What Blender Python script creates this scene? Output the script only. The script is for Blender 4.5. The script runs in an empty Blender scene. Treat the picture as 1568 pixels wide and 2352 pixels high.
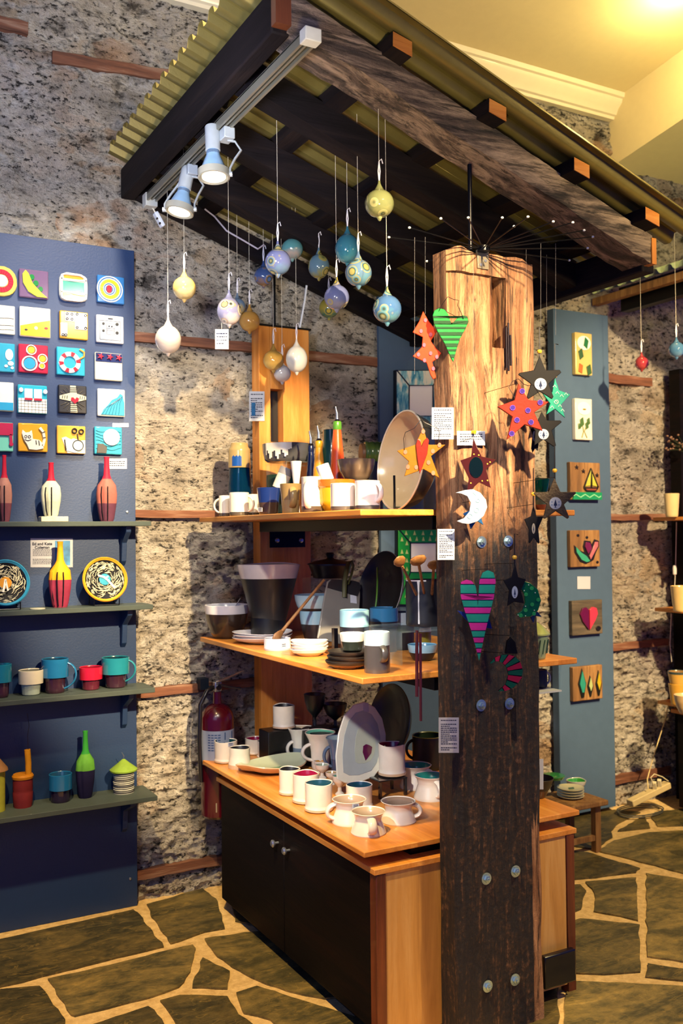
import bpy, math, random
from mathutils import Vector, noise, Matrix
random.seed(7)
scene = bpy.context.scene
COL = scene.collection
V = Vector
# ------------------------------------------------------------------ camera
F = 2194.43                       # focal length in pixels of the 1568x2352 frame
YAW, PIT, ROL = math.radians(28.9096), math.radians(1.28659), math.radians(-0.57183)
CAM = V((-1.404, -4.113, 1.6))
fw = V((math.sin(YAW)*math.cos(PIT), math.cos(YAW)*math.cos(PIT), math.sin(PIT)))
r0 = V((math.cos(YAW), -math.sin(YAW), 0)); u0 = r0.cross(fw)
rt = r0*math.cos(ROL)+u0*math.sin(ROL); up = -r0*math.sin(ROL)+u0*math.cos(ROL)
cd = bpy.data.cameras.new('camera'); cam = bpy.data.objects.new('camera', cd); COL.objects.link(cam)
cam.matrix_world = Matrix(((rt.x, up.x, -fw.x, CAM.x), (rt.y, up.y, -fw.y, CAM.y), (rt.z, up.z, -fw.z, CAM.z), (0, 0, 0, 1)))
cd.sensor_fit = 'HORIZONTAL'; cd.sensor_width = 36; cd.lens = 36*F/1568
cd.dof.use_dof = True; cd.dof.focus_distance = 3.3; cd.dof.aperture_fstop = 5.0
scene.camera = cam
# ------------------------------------------------------------------ world, lights, exposure
def lin(h):
    if not isinstance(h, str): return tuple(h)+(1,) if len(h) == 3 else tuple(h)
    c = [int(h[i:i+2], 16)/255 for i in (0, 2, 4)]
    return tuple((x/12.92 if x <= .04045 else ((x+.055)/1.055)**2.4) for x in c)+(1,)
w = bpy.data.worlds.new('world'); scene.world = w; w.use_nodes = True
bg = w.node_tree.nodes['Background']; bg.inputs[0].default_value = (.02, .06, .50, 1); bg.inputs[1].default_value = .45
vs = scene.view_settings
vs.view_transform = 'Standard'; vs.look = 'None'; vs.exposure = 0.35; vs.gamma = 1; vs.use_curve_mapping = False
def spot(name, loc, target, power, angle, color, size=.06, blend=.35):
    l = bpy.data.lights.new(name, 'SPOT'); l.energy = power; l.spot_size = math.radians(angle); l.spot_blend = blend
    l.color = color; l.shadow_soft_size = size
    o = bpy.data.objects.new(name, l); COL.objects.link(o); o.location = loc
    o.rotation_euler = (V(target)-V(loc)).to_track_quat('-Z', 'Y').to_euler(); return o
def area(name, loc, target, power, sx, sy, color):
    l = bpy.data.lights.new(name, 'AREA'); l.energy = power; l.shape = 'RECTANGLE'; l.size = sx; l.size_y = sy; l.color = color
    o = bpy.data.objects.new(name, l); COL.objects.link(o); o.location = loc
    o.rotation_euler = (V(target)-V(loc)).to_track_quat('-Z', 'Y').to_euler(); return o
WARM = (1, .73, .38); WHITE = (1, .88, .70)
spot('ceiling_track_spot_wall', (.02, -4.7, 3.55), (.24, 0, 1.40), 2300, 23, WARM, .05, .5)
spot('ceiling_track_spot_shelves', (-.75, -3.1, 3.0), (.50, -.8, 1.20), 150, 32, WHITE, .04, .5)
spot('counter_fill_spot', (-1.5, -2.5, 2.45), (.42, -.85, .80), 230, 26, (1, .92, .82), .05, .5)  # added low spot from the left, brightens the counter rear; on no track
spot('ceiling_track_spot_tiles', (-.35, -1.75, 4.0), (-.42, 0, 2.15), 340, 40, (1, .84, .60), .05, .8)
spot('ceiling_track_spot_post', (.35, -3.9, 3.3), (.56, -1.7, 1.95), 25, 22, (1, .82, .68), .05, .8)
spot('ceiling_track_spot_panel', (1.75, -3.6, 3.3), (2.85, 0, 1.5), 1100, 42, WARM, .05, .6)
spot('ceiling_track_spot_floor', (1.8, -3.4, 4.0), (1.9, -1.3, 0), 560, 56, (1, .74, .34), .06, .6)
spot('ceiling_track_spot_aisle', (-1.2, -2.4, 4.0), (-.55, -1.2, 0), 700, 44, (1, .69, .28), .06, .6)
spot('ceiling_fill', (1.3, -3.2, 2.6), (1.9, -1.2, 4.3), 230, 110, (1, .78, .34), .2, .8)  # unseen fill added to brighten the ceiling, not a fixture of the room
spot('canopy_fill', (-.7, -3.0, 1.9), (.35, -.8, 3.0), 125, 44, (1, .80, .42), .1, .8)  # invented fill aimed upward so the canopy iron reads brighter
spot('upper_wall_fill', (-1.1, -2.2, 2.4), (-.3, 0, 3.5), 170, 80, (.80, .86, 1), .2, .8)  # cool fill added to lift the upper wall, no fitting there
area('blue_fill', (-3.2, -4.6, 2.4), (.5, -.5, 1.6), 16, 2.4, 1.8, (.40, .58, 1))  # added blue fill panel off to the camera side; no known window
# ------------------------------------------------------------------ pixel -> place helpers (measured once, on real planes of the room)
def ray(px, py): return fw*F+rt*(px-784)-up*(py-1176)
def at(px, py, x=None, y=None, z=None):
    d = ray(px, py)
    t = (x-CAM.x)/d.x if x is not None else (y-CAM.y)/d.y if y is not None else (z-CAM.z)/d.z
    return CAM+d*t
HD = V((math.sin(YAW), math.cos(YAW), 0)); HR = V((math.cos(YAW), -math.sin(YAW), 0))
def atd(px, py, w):
    d = ray(px, py); return CAM+d*(w/d.dot(HD))
def dep(p): return (p-CAM).dot(fw)
# ------------------------------------------------------------------ materials
MC = {}
def nodes(m):
    m.use_nodes = True; nt = m.node_tree; return nt, nt.nodes, nt.links, nt.nodes['Principled BSDF']
def mk(nt, t, **k):
    n = nt.nodes.new(t)
    for a, v in k.items():
        if a.startswith('i_'): n.inputs[int(a[2:])].default_value = v
        else: setattr(n, a, v)
    return n
def ramp(nt, stops, fac=None):
    n = nt.nodes.new('ShaderNodeValToRGB'); e = n.color_ramp.elements
    while len(e) < len(stops): e.new(.5)
    for q, (p, c) in zip(e, stops): q.position = p; q.color = lin(c)
    if fac is not None: nt.links.new(fac, n.inputs[0])
    return n
def mapping(nt, scale=(1, 1, 1), rot=(0, 0, 0), coord='Object'):
    tc = mk(nt, 'ShaderNodeTexCoord'); mp = mk(nt, 'ShaderNodeMapping'); mp.inputs['Scale'].default_value = scale; mp.inputs['Rotation'].default_value = rot
    nt.links.new(tc.outputs[coord], mp.inputs[0]); return mp.outputs[0]
def ns(nt, vec, scale, detail=4, rough=.55, dist=0):
    n = mk(nt, 'ShaderNodeTexNoise'); n.inputs['Scale'].default_value = scale; n.inputs['Detail'].default_value = detail
    n.inputs['Roughness'].default_value = rough; n.inputs['Distortion'].default_value = dist
    if vec: nt.links.new(vec, n.inputs['Vector'])
    return n.outputs[0]
def mixc(nt, fac, a, b, mode='MIX'):
    n = mk(nt, 'ShaderNodeMix', data_type='RGBA', blend_type=mode)
    for i, x in ((0, fac), (6, a), (7, b)):
        if hasattr(x, 'is_linked'): nt.links.new(x, n.inputs[i])
        else: n.inputs[i].default_value = x if i == 0 else lin(x)
    return n.outputs[2]
def mth(nt, op, a, b=0.0, c=0.0):
    n = mk(nt, 'ShaderNodeMath', operation=op)
    for i, x in enumerate((a, b, c)):
        if hasattr(x, 'is_linked'): nt.links.new(x, n.inputs[i])
        else: n.inputs[i].default_value = x
    return n.outputs[0]
def bump(nt, h, strength, dist=.01):
    b = mk(nt, 'ShaderNodeBump'); b.inputs['Strength'].default_value = strength; b.inputs['Distance'].default_value = dist
    nt.links.new(h, b.inputs['Height']); return b.outputs[0]
def plain(c, rough=.5, metal=0, coat=0, var=.12, bmp=0, trans=0, em=0):
    """a plain surface with slight procedural variation"""
    key = (c, rough, metal, coat, var, bmp, trans, em)
    if key in MC: return MC[key]
    m = bpy.data.materials.new('surface_'+str(len(MC))); nt, N, L, P = nodes(m)
    P.inputs['Roughness'].default_value = rough; P.inputs['Metallic'].default_value = metal; P.inputs['Coat Weight'].default_value = coat
    P.inputs['Transmission Weight'].default_value = trans
    if rough >= .55: P.inputs['Specular IOR Level'].default_value = .15
    vec = mapping(nt); n = ns(nt, vec, 22, 3)
    a = lin(c); lo = tuple(x*(1-var*1.6) for x in a[:3])+(1,); hi = tuple(min(1, x*(1+var)) for x in a[:3])+(1,)
    mx = mk(nt, 'ShaderNodeMix', data_type='RGBA'); L.new(n, mx.inputs[0]); mx.inputs[6].default_value = lo; mx.inputs[7].default_value = hi
    L.new(mx.outputs[2], P.inputs['Base Color'])
    if bmp: L.new(bump(nt, ns(nt, vec, 120, 3), bmp, .004), P.inputs['Normal'])
    if em: P.inputs['Emission Color'].default_value = a; P.inputs['Emission Strength'].default_value = em
    MC[key] = m; return m
def glaze(c): return plain(c, .22, 0, .5, .08) if max(lin(c)[:3]) > .03 else plain(c, .42, 0, .12, .08)
def matte(c): return plain(c, .75, 0, 0, .18, .25)
def paint(c): return plain(c, .55, 0, 0, .25, .1)
def glass(c, rough=.03):
    key = ('glass', c)
    if key in MC: return MC[key]
    m = bpy.data.materials.new('glass_'+str(len(MC))); nt, N, L, P = nodes(m)
    P.inputs['Base Color'].default_value = lin(c); P.inputs['Transmission Weight'].default_value = .92; P.inputs['Roughness'].default_value = rough; P.inputs['IOR'].default_value = 1.3
    MC[key] = m; return m
def blown(c1, c2, c3, seed, spots=True):
    def mute(h): return '%02x%02x%02x' % tuple(min(255, int(int(h[i:i+2], 16)*.72+g*.28)) for i, g in ((0, 165), (2, 165), (4, 150)))
    c1, c2, c3 = mute(c1), mute(c2), mute(c3)
    m = bpy.data.materials.new('blown_glass'); nt, N, L, P = nodes(m)
    tc = mk(nt, 'ShaderNodeTexCoord'); ad = mk(nt, 'ShaderNodeVectorMath', operation='ADD'); L.new(tc.outputs['Object'], ad.inputs[0]); ad.inputs[1].default_value = (seed*1.7, seed*.9, seed*.31)
    sep = mk(nt, 'ShaderNodeSeparateXYZ'); L.new(tc.outputs['Object'], sep.inputs[0])
    n = ns(nt, ad.outputs[0], 14, 3, .6, .8)
    h = mth(nt, 'ADD', mth(nt, 'MULTIPLY', sep.outputs[2], 9), mth(nt, 'MULTIPLY', n, .8))
    base = ramp(nt, [(.25, c1), (.6, c2), (.85, c1)], h)
    out = base.outputs[0]
    if spots:
        vo = mk(nt, 'ShaderNodeTexVoronoi'); vo.inputs['Scale'].default_value = 19; L.new(ad.outputs[0], vo.inputs['Vector'])
        s = ramp(nt, [(0, c3), (.2, c3), (.27, '3d4a3a'), (.33, c2), (.42, c3), (.45, c1), (1, c1)], vo.outputs['Distance'])
        k = ramp(nt, [(.42, (1, 1, 1)), (.5, (0, 0, 0))], vo.outputs['Distance'])
        out = mixc(nt, k.outputs[0], out, s.outputs[0])
    L.new(out, P.inputs['Base Color']); P.inputs['Roughness'].default_value = .06; P.inputs['Coat Weight'].default_value = 1
    P.inputs['Transmission Weight'].default_value = .3; P.inputs['IOR'].default_value = 1.2
    return m
def wood(c1, c2, c3, axis='x', scale=1, rough=.45, coat=.15, bmp=.2):
    key = ('wood', c1, c2, c3, axis, scale)
    if key in MC: return MC[key]
    m = bpy.data.materials.new('wood_'+str(len(MC))); nt, N, L, P = nodes(m)
    s = {'x': (1.2, 14, 14), 'y': (14, 1.2, 14), 'z': (14, 14, 1.2)}[axis]
    vec = mapping(nt, tuple(x*scale for x in s))
    n = ns(nt, vec, 1.4, 6, .65, .6); fine = ns(nt, vec, 9, 3)
    big = ns(nt, mapping(nt, tuple(x*.25*scale for x in s)), 1.5, 2)
    r = ramp(nt, [(.3, c1), (.5, c2), (.7, c3)], mth(nt, 'ADD', mth(nt, 'MULTIPLY', n, .7), mth(nt, 'MULTIPLY', big, .3)))
    L.new(mixc(nt, mth(nt, 'MULTIPLY', fine, .35), r.outputs[0], c1), P.inputs['Base Color'])
    P.inputs['Roughness'].default_value = rough; P.inputs['Coat Weight'].default_value = coat; P.inputs['Specular IOR Level'].default_value = .5 if max(lin(c1)[:3]) > .02 else .12
    L.new(bump(nt, fine, bmp, .003), P.inputs['Normal']); MC[key] = m; return m
def old_timber(zmid, name, axis='z', pale=('ac8260', '7a5236', '3c2414'), dark=('2e2019', '17141a', '0d0d16')):
    """weathered timber; below zmid it carries old dark staining"""
    m = bpy.data.materials.new(name); nt, N, L, P = nodes(m)
    s = {'z': (9, 9, .9), 'x': (.9, 9, 9), 'y': (9, .9, 9)}[axis]
    geo = mk(nt, 'ShaderNodeNewGeometry'); mp = mk(nt, 'ShaderNodeMapping'); mp.inputs['Scale'].default_value = s; L.new(geo.outputs['Position'], mp.inputs[0]); vec = mp.outputs[0]
    n1 = ns(nt, vec, 1.6, 8, .7, 1.0); n2 = ns(nt, vec, 6, 6, .7, .5); n3 = ns(nt, geo.outputs['Position'], 55, 5, .7)
    a = ramp(nt, [(.34, pale[2]), (.47, pale[1]), (.62, pale[0])], n1)
    cr = ramp(nt, [(.38, '140c08'), (.48, 'ffffff')], n2)
    A = mixc(nt, .8, a.outputs[0], cr.outputs[0], 'MULTIPLY')
    b = ramp(nt, [(.40, dark[2]), (.48, dark[1]), (.545, dark[0]), (.61, '5e4232'), (.70, '94785c')], mth(nt, 'ADD', mth(nt, 'MULTIPLY', n2, .55), mth(nt, 'MULTIPLY', n3, .45)))
    sep = mk(nt, 'ShaderNodeSeparateXYZ'); L.new(geo.outputs['Position'], sep.inputs[0])
    q = mth(nt, 'ADD', mth(nt, 'MULTIPLY', mth(nt, 'SUBTRACT', zmid, sep.outputs[2]), 1.9), mth(nt, 'ADD', mth(nt, 'MULTIPLY', n1, 1.6), mth(nt, 'MULTIPLY', n3, .5)))
    wx = mth(nt, 'MULTIPLY', mth(nt, 'SUBTRACT', sep.outputs[0], .645), 60); wx.node.use_clamp = True
    wz = mth(nt, 'MULTIPLY', mth(nt, 'SUBTRACT', mth(nt, 'ADD', .35, mth(nt, 'MULTIPLY', n1, .6)), sep.outputs[2]), 14); wz.node.use_clamp = True
    q = mth(nt, 'SUBTRACT', q, mth(nt, 'MULTIPLY', mth(nt, 'MULTIPLY', wx, wz), 9.0)) if axis == 'z' else q
    k = ramp(nt, [(.80, (0, 0, 0)), (1.1, (1, 1, 1))], mth(nt, 'MULTIPLY', q, .62))
    L.new(mixc(nt, k.outputs[0], A, b.outputs[0]), P.inputs['Base Color'])
    P.inputs['Roughness'].default_value = .7
    L.new(bump(nt, mth(nt, 'ADD', n2, mth(nt, 'MULTIPLY', n3, .5)), .7, .012), P.inputs['Normal']); return m
def stone_wall_mat():
    m = bpy.data.materials.new('rough_plastered_stone'); nt, N, L, P = nodes(m)
    tc = mk(nt, 'ShaderNodeTexCoord'); ob = tc.outputs['Object']
    mp = mk(nt, 'ShaderNodeMapping'); mp.inputs['Scale'].default_value = (1, 1, 1.7); L.new(ob, mp.inputs[0])
    wn = mk(nt, 'ShaderNodeTexNoise'); wn.inputs['Scale'].default_value = 3; wn.inputs['Detail'].default_value = 4; L.new(mp.outputs[0], wn.inputs['Vector'])
    wv = mk(nt, 'ShaderNodeVectorMath', operation='MULTIPLY_ADD'); L.new(wn.outputs['Color'], wv.inputs[0]); wv.inputs[1].default_value = (.35, .35, .35); L.new(mp.outputs[0], wv.inputs[2])
    vo = mk(nt, 'ShaderNodeTexVoronoi'); vo.inputs['Scale'].default_value = 3.0; L.new(wv.outputs[0], vo.inputs['Vector'])
    ve = mk(nt, 'ShaderNodeTexVoronoi', feature='DISTANCE_TO_EDGE'); ve.inputs['Scale'].default_value = 3.3; L.new(wv.outputs[0], ve.inputs['Vector'])
    big = ns(nt, ob, 1.6, 4); med = ns(nt, mp.outputs[0], 7, 6, .65); fine = ns(nt, mp.outputs[0], 34, 6, .7); grit = ns(nt, ob, 130, 3)
    c = ramp(nt, [(.34, 'a09a94'), (.45, 'd0c8bc'), (.55, 'ece4d8'), (.66, 'fffaf2')], mth(nt, 'ADD', mth(nt, 'MULTIPLY', med, .6), mth(nt, 'MULTIPLY', fine, .4)))
    sc = mk(nt, 'ShaderNodeSeparateColor'); L.new(vo.outputs['Color'], sc.inputs[0])
    tint = ramp(nt, [(.0, 'ffffff'), (.45, 'f2ece2'), (.66, 'e2c294'), (.78, 'd09456'), (.88, 'c8c4be'), (1, 'a8a4a0')], sc.outputs[0])
    sep = mk(nt, 'ShaderNodeSeparateXYZ'); L.new(ob, sep.inputs[0])
    vis = ramp(nt, [(.42, (0, 0, 0)), (.6, (1, 1, 1))], big)
    sm = ramp(nt, [(.02, (0, 0, 0)), (.12, (1, 1, 1))], ve.outputs[0])
    f = mth(nt, 'MULTIPLY', mth(nt, 'ADD', mth(nt, 'MULTIPLY', vis.outputs[0], .7), .10), sm.outputs[0])
    col = mixc(nt, f, c.outputs[0], mixc(nt, .9, c.outputs[0], tint.outputs[0], 'MULTIPLY'))
    pit = ramp(nt, [(.385, '0d1020'), (.44, 'ffffff')], mth(nt, 'ADD', fine, mth(nt, 'MULTIPLY', mth(nt, 'SUBTRACT', big, .5), .25)))
    pit2 = ramp(nt, [(.34, '3a3430'), (.42, 'ffffff')], med)
    hp = ns(nt, mp.outputs[0], 60, 4, .7)
    pit3 = ramp(nt, [(.33, '202030'), (.38, 'ffffff')], hp)
    col = mixc(nt, .88, col, pit.outputs[0], 'MULTIPLY'); col = mixc(nt, .7, col, pit2.outputs[0], 'MULTIPLY'); col = mixc(nt, .6, col, pit3.outputs[0], 'MULTIPLY')
    # mortar joints show on the masonry high up and to the far right
    hi = mth(nt, 'MAXIMUM', mth(nt, 'MULTIPLY', mth(nt, 'SUBTRACT', sep.outputs[2], 2.75), 1.1), mth(nt, 'MULTIPLY', mth(nt, 'SUBTRACT', sep.outputs[0], 2.5), 1.0)); hi.node.use_clamp = True
    jt = ramp(nt, [(.0, (1, 1, 1)), (.07, (0, 0, 0))], mth(nt, 'ADD', ve.outputs[0], mth(nt, 'MULTIPLY', mth(nt, 'SUBTRACT', fine, .46), .35)))
    col = mixc(nt, mth(nt, 'MULTIPLY', mth(nt, 'MULTIPLY', jt.outputs[0], hi), .62), col, '3a3632')
    L.new(col, P.inputs['Base Color']); P.inputs['Roughness'].default_value = .92; P.inputs['Specular IOR Level'].default_value = .15
    hgt = mth(nt, 'ADD', mth(nt, 'MULTIPLY', fine, 1.0), mth(nt, 'ADD', mth(nt, 'MULTIPLY', med, 1.4), mth(nt, 'MULTIPLY', grit, .25)))
    L.new(bump(nt, hgt, 1.0, .06), P.inputs['Normal']); return m
def flag_mat(kind):
    m = bpy.data.materials.new('flagstone' if kind else 'sand_grout'); nt, N, L, P = nodes(m)
    geo = mk(nt, 'ShaderNodeNewGeometry'); pos = geo.outputs['Position']
    mp = mk(nt, 'ShaderNodeMapping'); mp.inputs['Scale'].default_value = (1, 2.6, 1); mp.inputs['Rotation'].default_value = (0, 0, .25); L.new(pos, mp.inputs[0])
    a = ns(nt, mp.outputs[0], 3.2, 8, .68, .7); b = ns(nt, pos, 30, 6, .7)
    if kind:
        oi = mk(nt, 'ShaderNodeVertexColor', layer_name='shade')
        c = ramp(nt, [(.3, '1c1b14'), (.45, '4a452c'), (.58, '7a6a3e'), (.74, 'b0924e')], mth(nt, 'ADD', mth(nt, 'MULTIPLY', a, .7), mth(nt, 'MULTIPLY', b, .3)))
        col = mixc(nt, 1, c.outputs[0], oi.outputs[0], 'MULTIPLY')
        vein = mk(nt, 'ShaderNodeTexNoise'); vein.inputs['Scale'].default_value = 5; vein.inputs['Detail'].default_value = 3; vein.inputs['Distortion'].default_value = 1.4; L.new(mp.outputs[0], vein.inputs['Vector'])
        vn = mth(nt, 'ABSOLUTE', mth(nt, 'SUBTRACT', vein.outputs[0], .5)); vr = ramp(nt, [(.0, (1, 1, 1)), (.012, (0, 0, 0))], vn)
        col = mixc(nt, mth(nt, 'MULTIPLY', vr.outputs[0], .4), col, 'a08544')
        L.new(col, P.inputs['Base Color']); P.inputs['Roughness'].default_value = .5
    else:
        c = ramp(nt, [(.35, 'c2a068'), (.65, 'e6c68a')], b); L.new(c.outputs[0], P.inputs['Base Color']); P.inputs['Roughness'].default_value = .9
    L.new(bump(nt, mth(nt, 'ADD', a, mth(nt, 'MULTIPLY', b, .4)), .5, .02), P.inputs['Normal']); return m
M_ORANGE = wood('a3601f', 'd48a38', 'ecb060', 'y')
M_ORANGEZ = wood('a3601f', 'cf8434', 'e9ad62', 'z')
M_END = wood('9a6a34', 'c9954e', 'e2b877', 'z', .8)
M_BLACKWOOD = wood('050406', '0a0709', '1c0d0a', 'y', 1, .6, .0, .4)
M_DARKBEAM = wood('0c0a0d', '191418', '2c2220', 'x', 1, .7, 0, .5)
M_DARKBEAMY = wood('0c0a0d', '191418', '2c2220', 'y', 1, .7, 0, .5)
M_LATH = wood('3c2218', '7a4c36', 'b09078', 'x', 1.6, .8, 0, .5)
M_SPOON = wood('6a4424', '9a6c40', 'b88c60', 'z', 2)
M_RUSTIC = wood('4a3420', '8a6238', 'bb9058', 'z', 1.5, .7, 0, .5)
M_RUSTGREY = wood('2c2620', '544a3e', '7a6a55', 'x', 2, .7, 0, .5)
M_BLACK = plain('0b0b12', .3, 0, .3); M_BLKMET = plain('0c0d14', .35, .6)
M_STEEL = plain('b9c2cc', .28, .9); M_NAVY = plain('18345e', .5, 0, 0, .06, .15)
M_PAPER = plain('b4bac8', .7, 0, 0, .02); M_INK = plain('20243a', .7, 0, 0, 0)
M_STRING = plain('d8d0c0', .6); M_WIRE = plain('1c1c22', .35, .7); M_RIBBON = plain('e2dfea', .6); M_THREAD = plain('6a6a70', .5)
# ------------------------------------------------------------------ mesh builder
class MB:
    def __init__(s): s.v = []; s.f = []; s.m = []
    def add(s, vs_, fs, mi=0):
        o = len(s.v); s.v += [V(v) for v in vs_]; s.f += [tuple(i+o for i in f) for f in fs]; s.m += [mi]*len(fs); return s
    def box(s, x0, x1, y0, y1, z0, z1, mi=0):
        s.add([(x, y, z) for z in (z0, z1) for y in (y0, y1) for x in (x0, x1)],
              [(0, 2, 3, 1), (4, 5, 7, 6), (0, 1, 5, 4), (2, 6, 7, 3), (0, 4, 6, 2), (1, 3, 7, 5)], mi); return s
    def hexa(s, p, mi=0):           # 8 points, bottom 4 then top 4 (each ccw)
        return s.add(p, [(3, 2, 1, 0), (4, 5, 6, 7), (0, 1, 5, 4), (1, 2, 6, 5), (2, 3, 7, 6), (3, 0, 4, 7)], mi)
    def bar(s, a, b, w_, h_, mi=0, upv=(0, 0, 1)):
        a, b = V(a), V(b); d = (b-a).normalized(); sd = d.cross(V(upv))
        sd = sd.normalized() if sd.length > 1e-4 else V((1, 0, 0)); uu = sd.cross(d)
        q = [(-1, -1), (1, -1), (1, 1), (-1, 1)]
        P_ = [e+sd*(i*w_/2)+uu*(j*h_/2) for e in (a, b) for i, j in q]
        return s.add(P_, [(3, 2, 1, 0), (4, 5, 6, 7), (0, 1, 5, 4), (1, 2, 6, 5), (2, 3, 7, 6), (3, 0, 4, 7)], mi)
    def tube(s, path, r, seg=8, mi=0, flat=1.0, closed=False):
        P_ = [V(p) for p in path]; n = len(P_); R = r if isinstance(r, (list, tuple)) else [r]*n
        vs_ = []; prev = None
        for i, p in enumerate(P_):
            d = ((P_[(i+1) % n] if (closed or i < n-1) else p)-(P_[i-1] if (closed or i > 0) else p)).normalized()
            if prev is None:
                a = d.cross(V((0, 0, 1)));  a = a if a.length > .05 else d.cross(V((1, 0, 0)))
                a.normalize()
            else:
                a = prev-d*prev.dot(d); a.normalize()
            prev = a; b = d.cross(a)
            for k in range(seg):
                t = 2*math.pi*k/seg; vs_.append(p+a*(math.cos(t)*R[i]*flat)+b*(math.sin(t)*R[i]))
        fs = []
        for i in range(n if closed else n-1):
            j = (i+1) % n
            for k in range(seg):
                l = (k+1) % seg; fs.append((i*seg+k, i*seg+l, j*seg+l, j*seg+k))
        if not closed: fs += [tuple(range(seg))[::-1], tuple((n-1)*seg+k for k in range(seg))]
        return s.add(vs_, fs, mi)
    def lathe(s, c, prof, seg=36, fn=None, ax=None, squash=1.0):
        """prof: (r,z,mi); fn(theta,r,z,i)->(r,z). ax: axis frame (X,Y,Z)"""
        X, Y, Z = ax or (V((1, 0, 0)), V((0, 1, 0)), V((0, 0, 1))); c = V(c)
        vs_ = []; n = len(prof)
        for i, q in enumerate(prof):
            for k in range(seg):
                t = 2*math.pi*k/seg; r, z = q[0], q[1]
                if fn: r, z = fn(t, r, z, i/(n-1))
                vs_.append(c+X*(math.cos(t)*r)+Y*(math.sin(t)*r*squash)+Z*z)
        o = len(s.v); s.v += vs_
        for i in range(n-1):
            for k in range(seg):
                l = (k+1) % seg; s.f.append((o+i*seg+k, o+i*seg+l, o+(i+1)*seg+l, o+(i+1)*seg+k)); s.m.append(prof[i][2] if len(prof[i]) > 2 else 0)
        if prof[0][0] > 1e-5: s.f.append(tuple(o+k for k in range(seg))[::-1]); s.m.append(prof[0][2] if len(prof[0]) > 2 else 0)
        if prof[-1][0] > 1e-5: s.f.append(tuple(o+(n-1)*seg+k for k in range(seg))); s.m.append(prof[-1][2] if len(prof[-1]) > 2 else 0)
        return s
    def plate(s, pts, fr, n, t0, t1, mi=0):     # flat outline given thickness
        k = len(pts); P_ = [V(fr(*p)) for p in pts]; n = V(n)
        return s.add([p+n*t0 for p in P_]+[p+n*t1 for p in P_], [tuple(range(k))[::-1], tuple(range(k, 2*k))]+[(i, (i+1) % k, k+(i+1) % k, k+i) for i in range(k)], mi)
    def shapes(s, sh, fr, n, t0, t1, mi=0):
        for q in sh:
            k = q[0]
            if k == 'd':
                c = max(14, 0); s.plate([(q[1]+q[3]*math.cos(2*math.pi*i/20), q[2]+q[4]*math.sin(2*math.pi*i/20)) for i in range(20)], fr, n, t0, t1, mi)
            elif k == 'r':
                for i in range(24):
                    a, b = 2*math.pi*i/24, 2*math.pi*(i+1)/24; sy = q[5] if len(q) > 5 else 1
                    s.plate([(q[1]+r*math.cos(t), q[2]+r*sy*math.sin(t)) for r, t in ((q[3], a), (q[3], b), (q[4], b), (q[4], a))], fr, n, t0, t1, mi)
            elif k == 'b': s.plate([(q[1], q[2]), (q[3], q[2]), (q[3], q[4]), (q[1], q[4])], fr, n, t0, t1, mi)
            elif k == 'p': s.plate(q[1], fr, n, t0, t1, mi)
            elif k == 's':
                P_ = [V((a, b, 0)) for a, b in q[1]]; wd = q[2]/2; L_ = []; R_ = []
                for i, p in enumerate(P_):
                    d = (P_[min(i+1, len(P_)-1)]-P_[max(i-1, 0)]); d.normalize(); nn = V((-d.y, d.x, 0))*wd
                    L_.append(p+nn); R_.append(p-nn)
                for i in range(len(P_)-1):
                    s.plate([(L_[i].x, L_[i].y), (R_[i].x, R_[i].y), (R_[i+1].x, R_[i+1].y), (L_[i+1].x, L_[i+1].y)], fr, n, t0, t1, mi)
        return s
LOC = {}
def _mesh(name, mb, mats, loc):
    me = bpy.data.meshes.new(name); me.from_pydata([v-loc for v in mb.v], [], mb.f)
    for m_ in (mats if isinstance(mats, (list, tuple)) else [mats]): me.materials.append(m_)
    me.polygons.foreach_set('material_index', mb.m)
    import bmesh
    bm = bmesh.new(); bm.from_mesh(me); bmesh.ops.recalc_face_normals(bm, faces=bm.faces); bm.to_mesh(me); bm.free()
    me.polygons.foreach_set('use_smooth', [True]*len(me.polygons)); me.set_sharp_from_angle(angle=math.radians(38)); me.update()
    return me
def part(name, mb, mats, parent, label=None, bevel=0):
    loc = LOC[parent.name]; o = bpy.data.objects.new(name, _mesh(name, mb, mats, loc)); COL.objects.link(o); o.parent = parent
    LOC[o.name] = loc
    if label: o['label'] = label
    if bevel: b = o.modifiers.new('bevel', 'BEVEL'); b.width = bevel; b.segments = 2; b.limit_method = 'ANGLE'
    return o
def thing(name, label, cat, loc, group=None):
    o = bpy.data.objects.new(name, None); COL.objects.link(o); o.location = loc; o.empty_display_size = .03
    o['label'] = label; o['category'] = cat
    if group: o['group'] = group
    LOC[o.name] = V(loc); return o
def solo(name, mb, mats, loc, label, cat, group=None, bevel=0):
    loc = V(loc); o = bpy.data.objects.new(name, _mesh(name, mb, mats, loc)); COL.objects.link(o); o.location = loc
    o['label'] = label; o['category'] = cat; LOC[o.name] = loc
    if group: o['group'] = group
    if bevel: b = o.modifiers.new('bevel', 'BEVEL'); b.width = bevel; b.segments = 2; b.limit_method = 'ANGLE'
    return o
def struct(name, mb, mats, parent=None, bevel=0):
    o = bpy.data.objects.new(name, _mesh(name, mb, mats, V((0, 0, 0)))); COL.objects.link(o); o['kind'] = 'structure'; LOC[o.name] = V((0, 0, 0))
    if bevel: b = o.modifiers.new('bevel', 'BEVEL'); b.width = bevel; b.segments = 2; b.limit_method = 'ANGLE'
    return o
FY = lambda Y: (lambda px, py: at(px, py, y=Y))          # outline on a plane parallel to the wall
FW = lambda w_: (lambda px, py: atd(px, py, w_))          # outline on an upright plane at distance w_
NW = V((0, -1, 0)); NC = -HD
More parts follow.
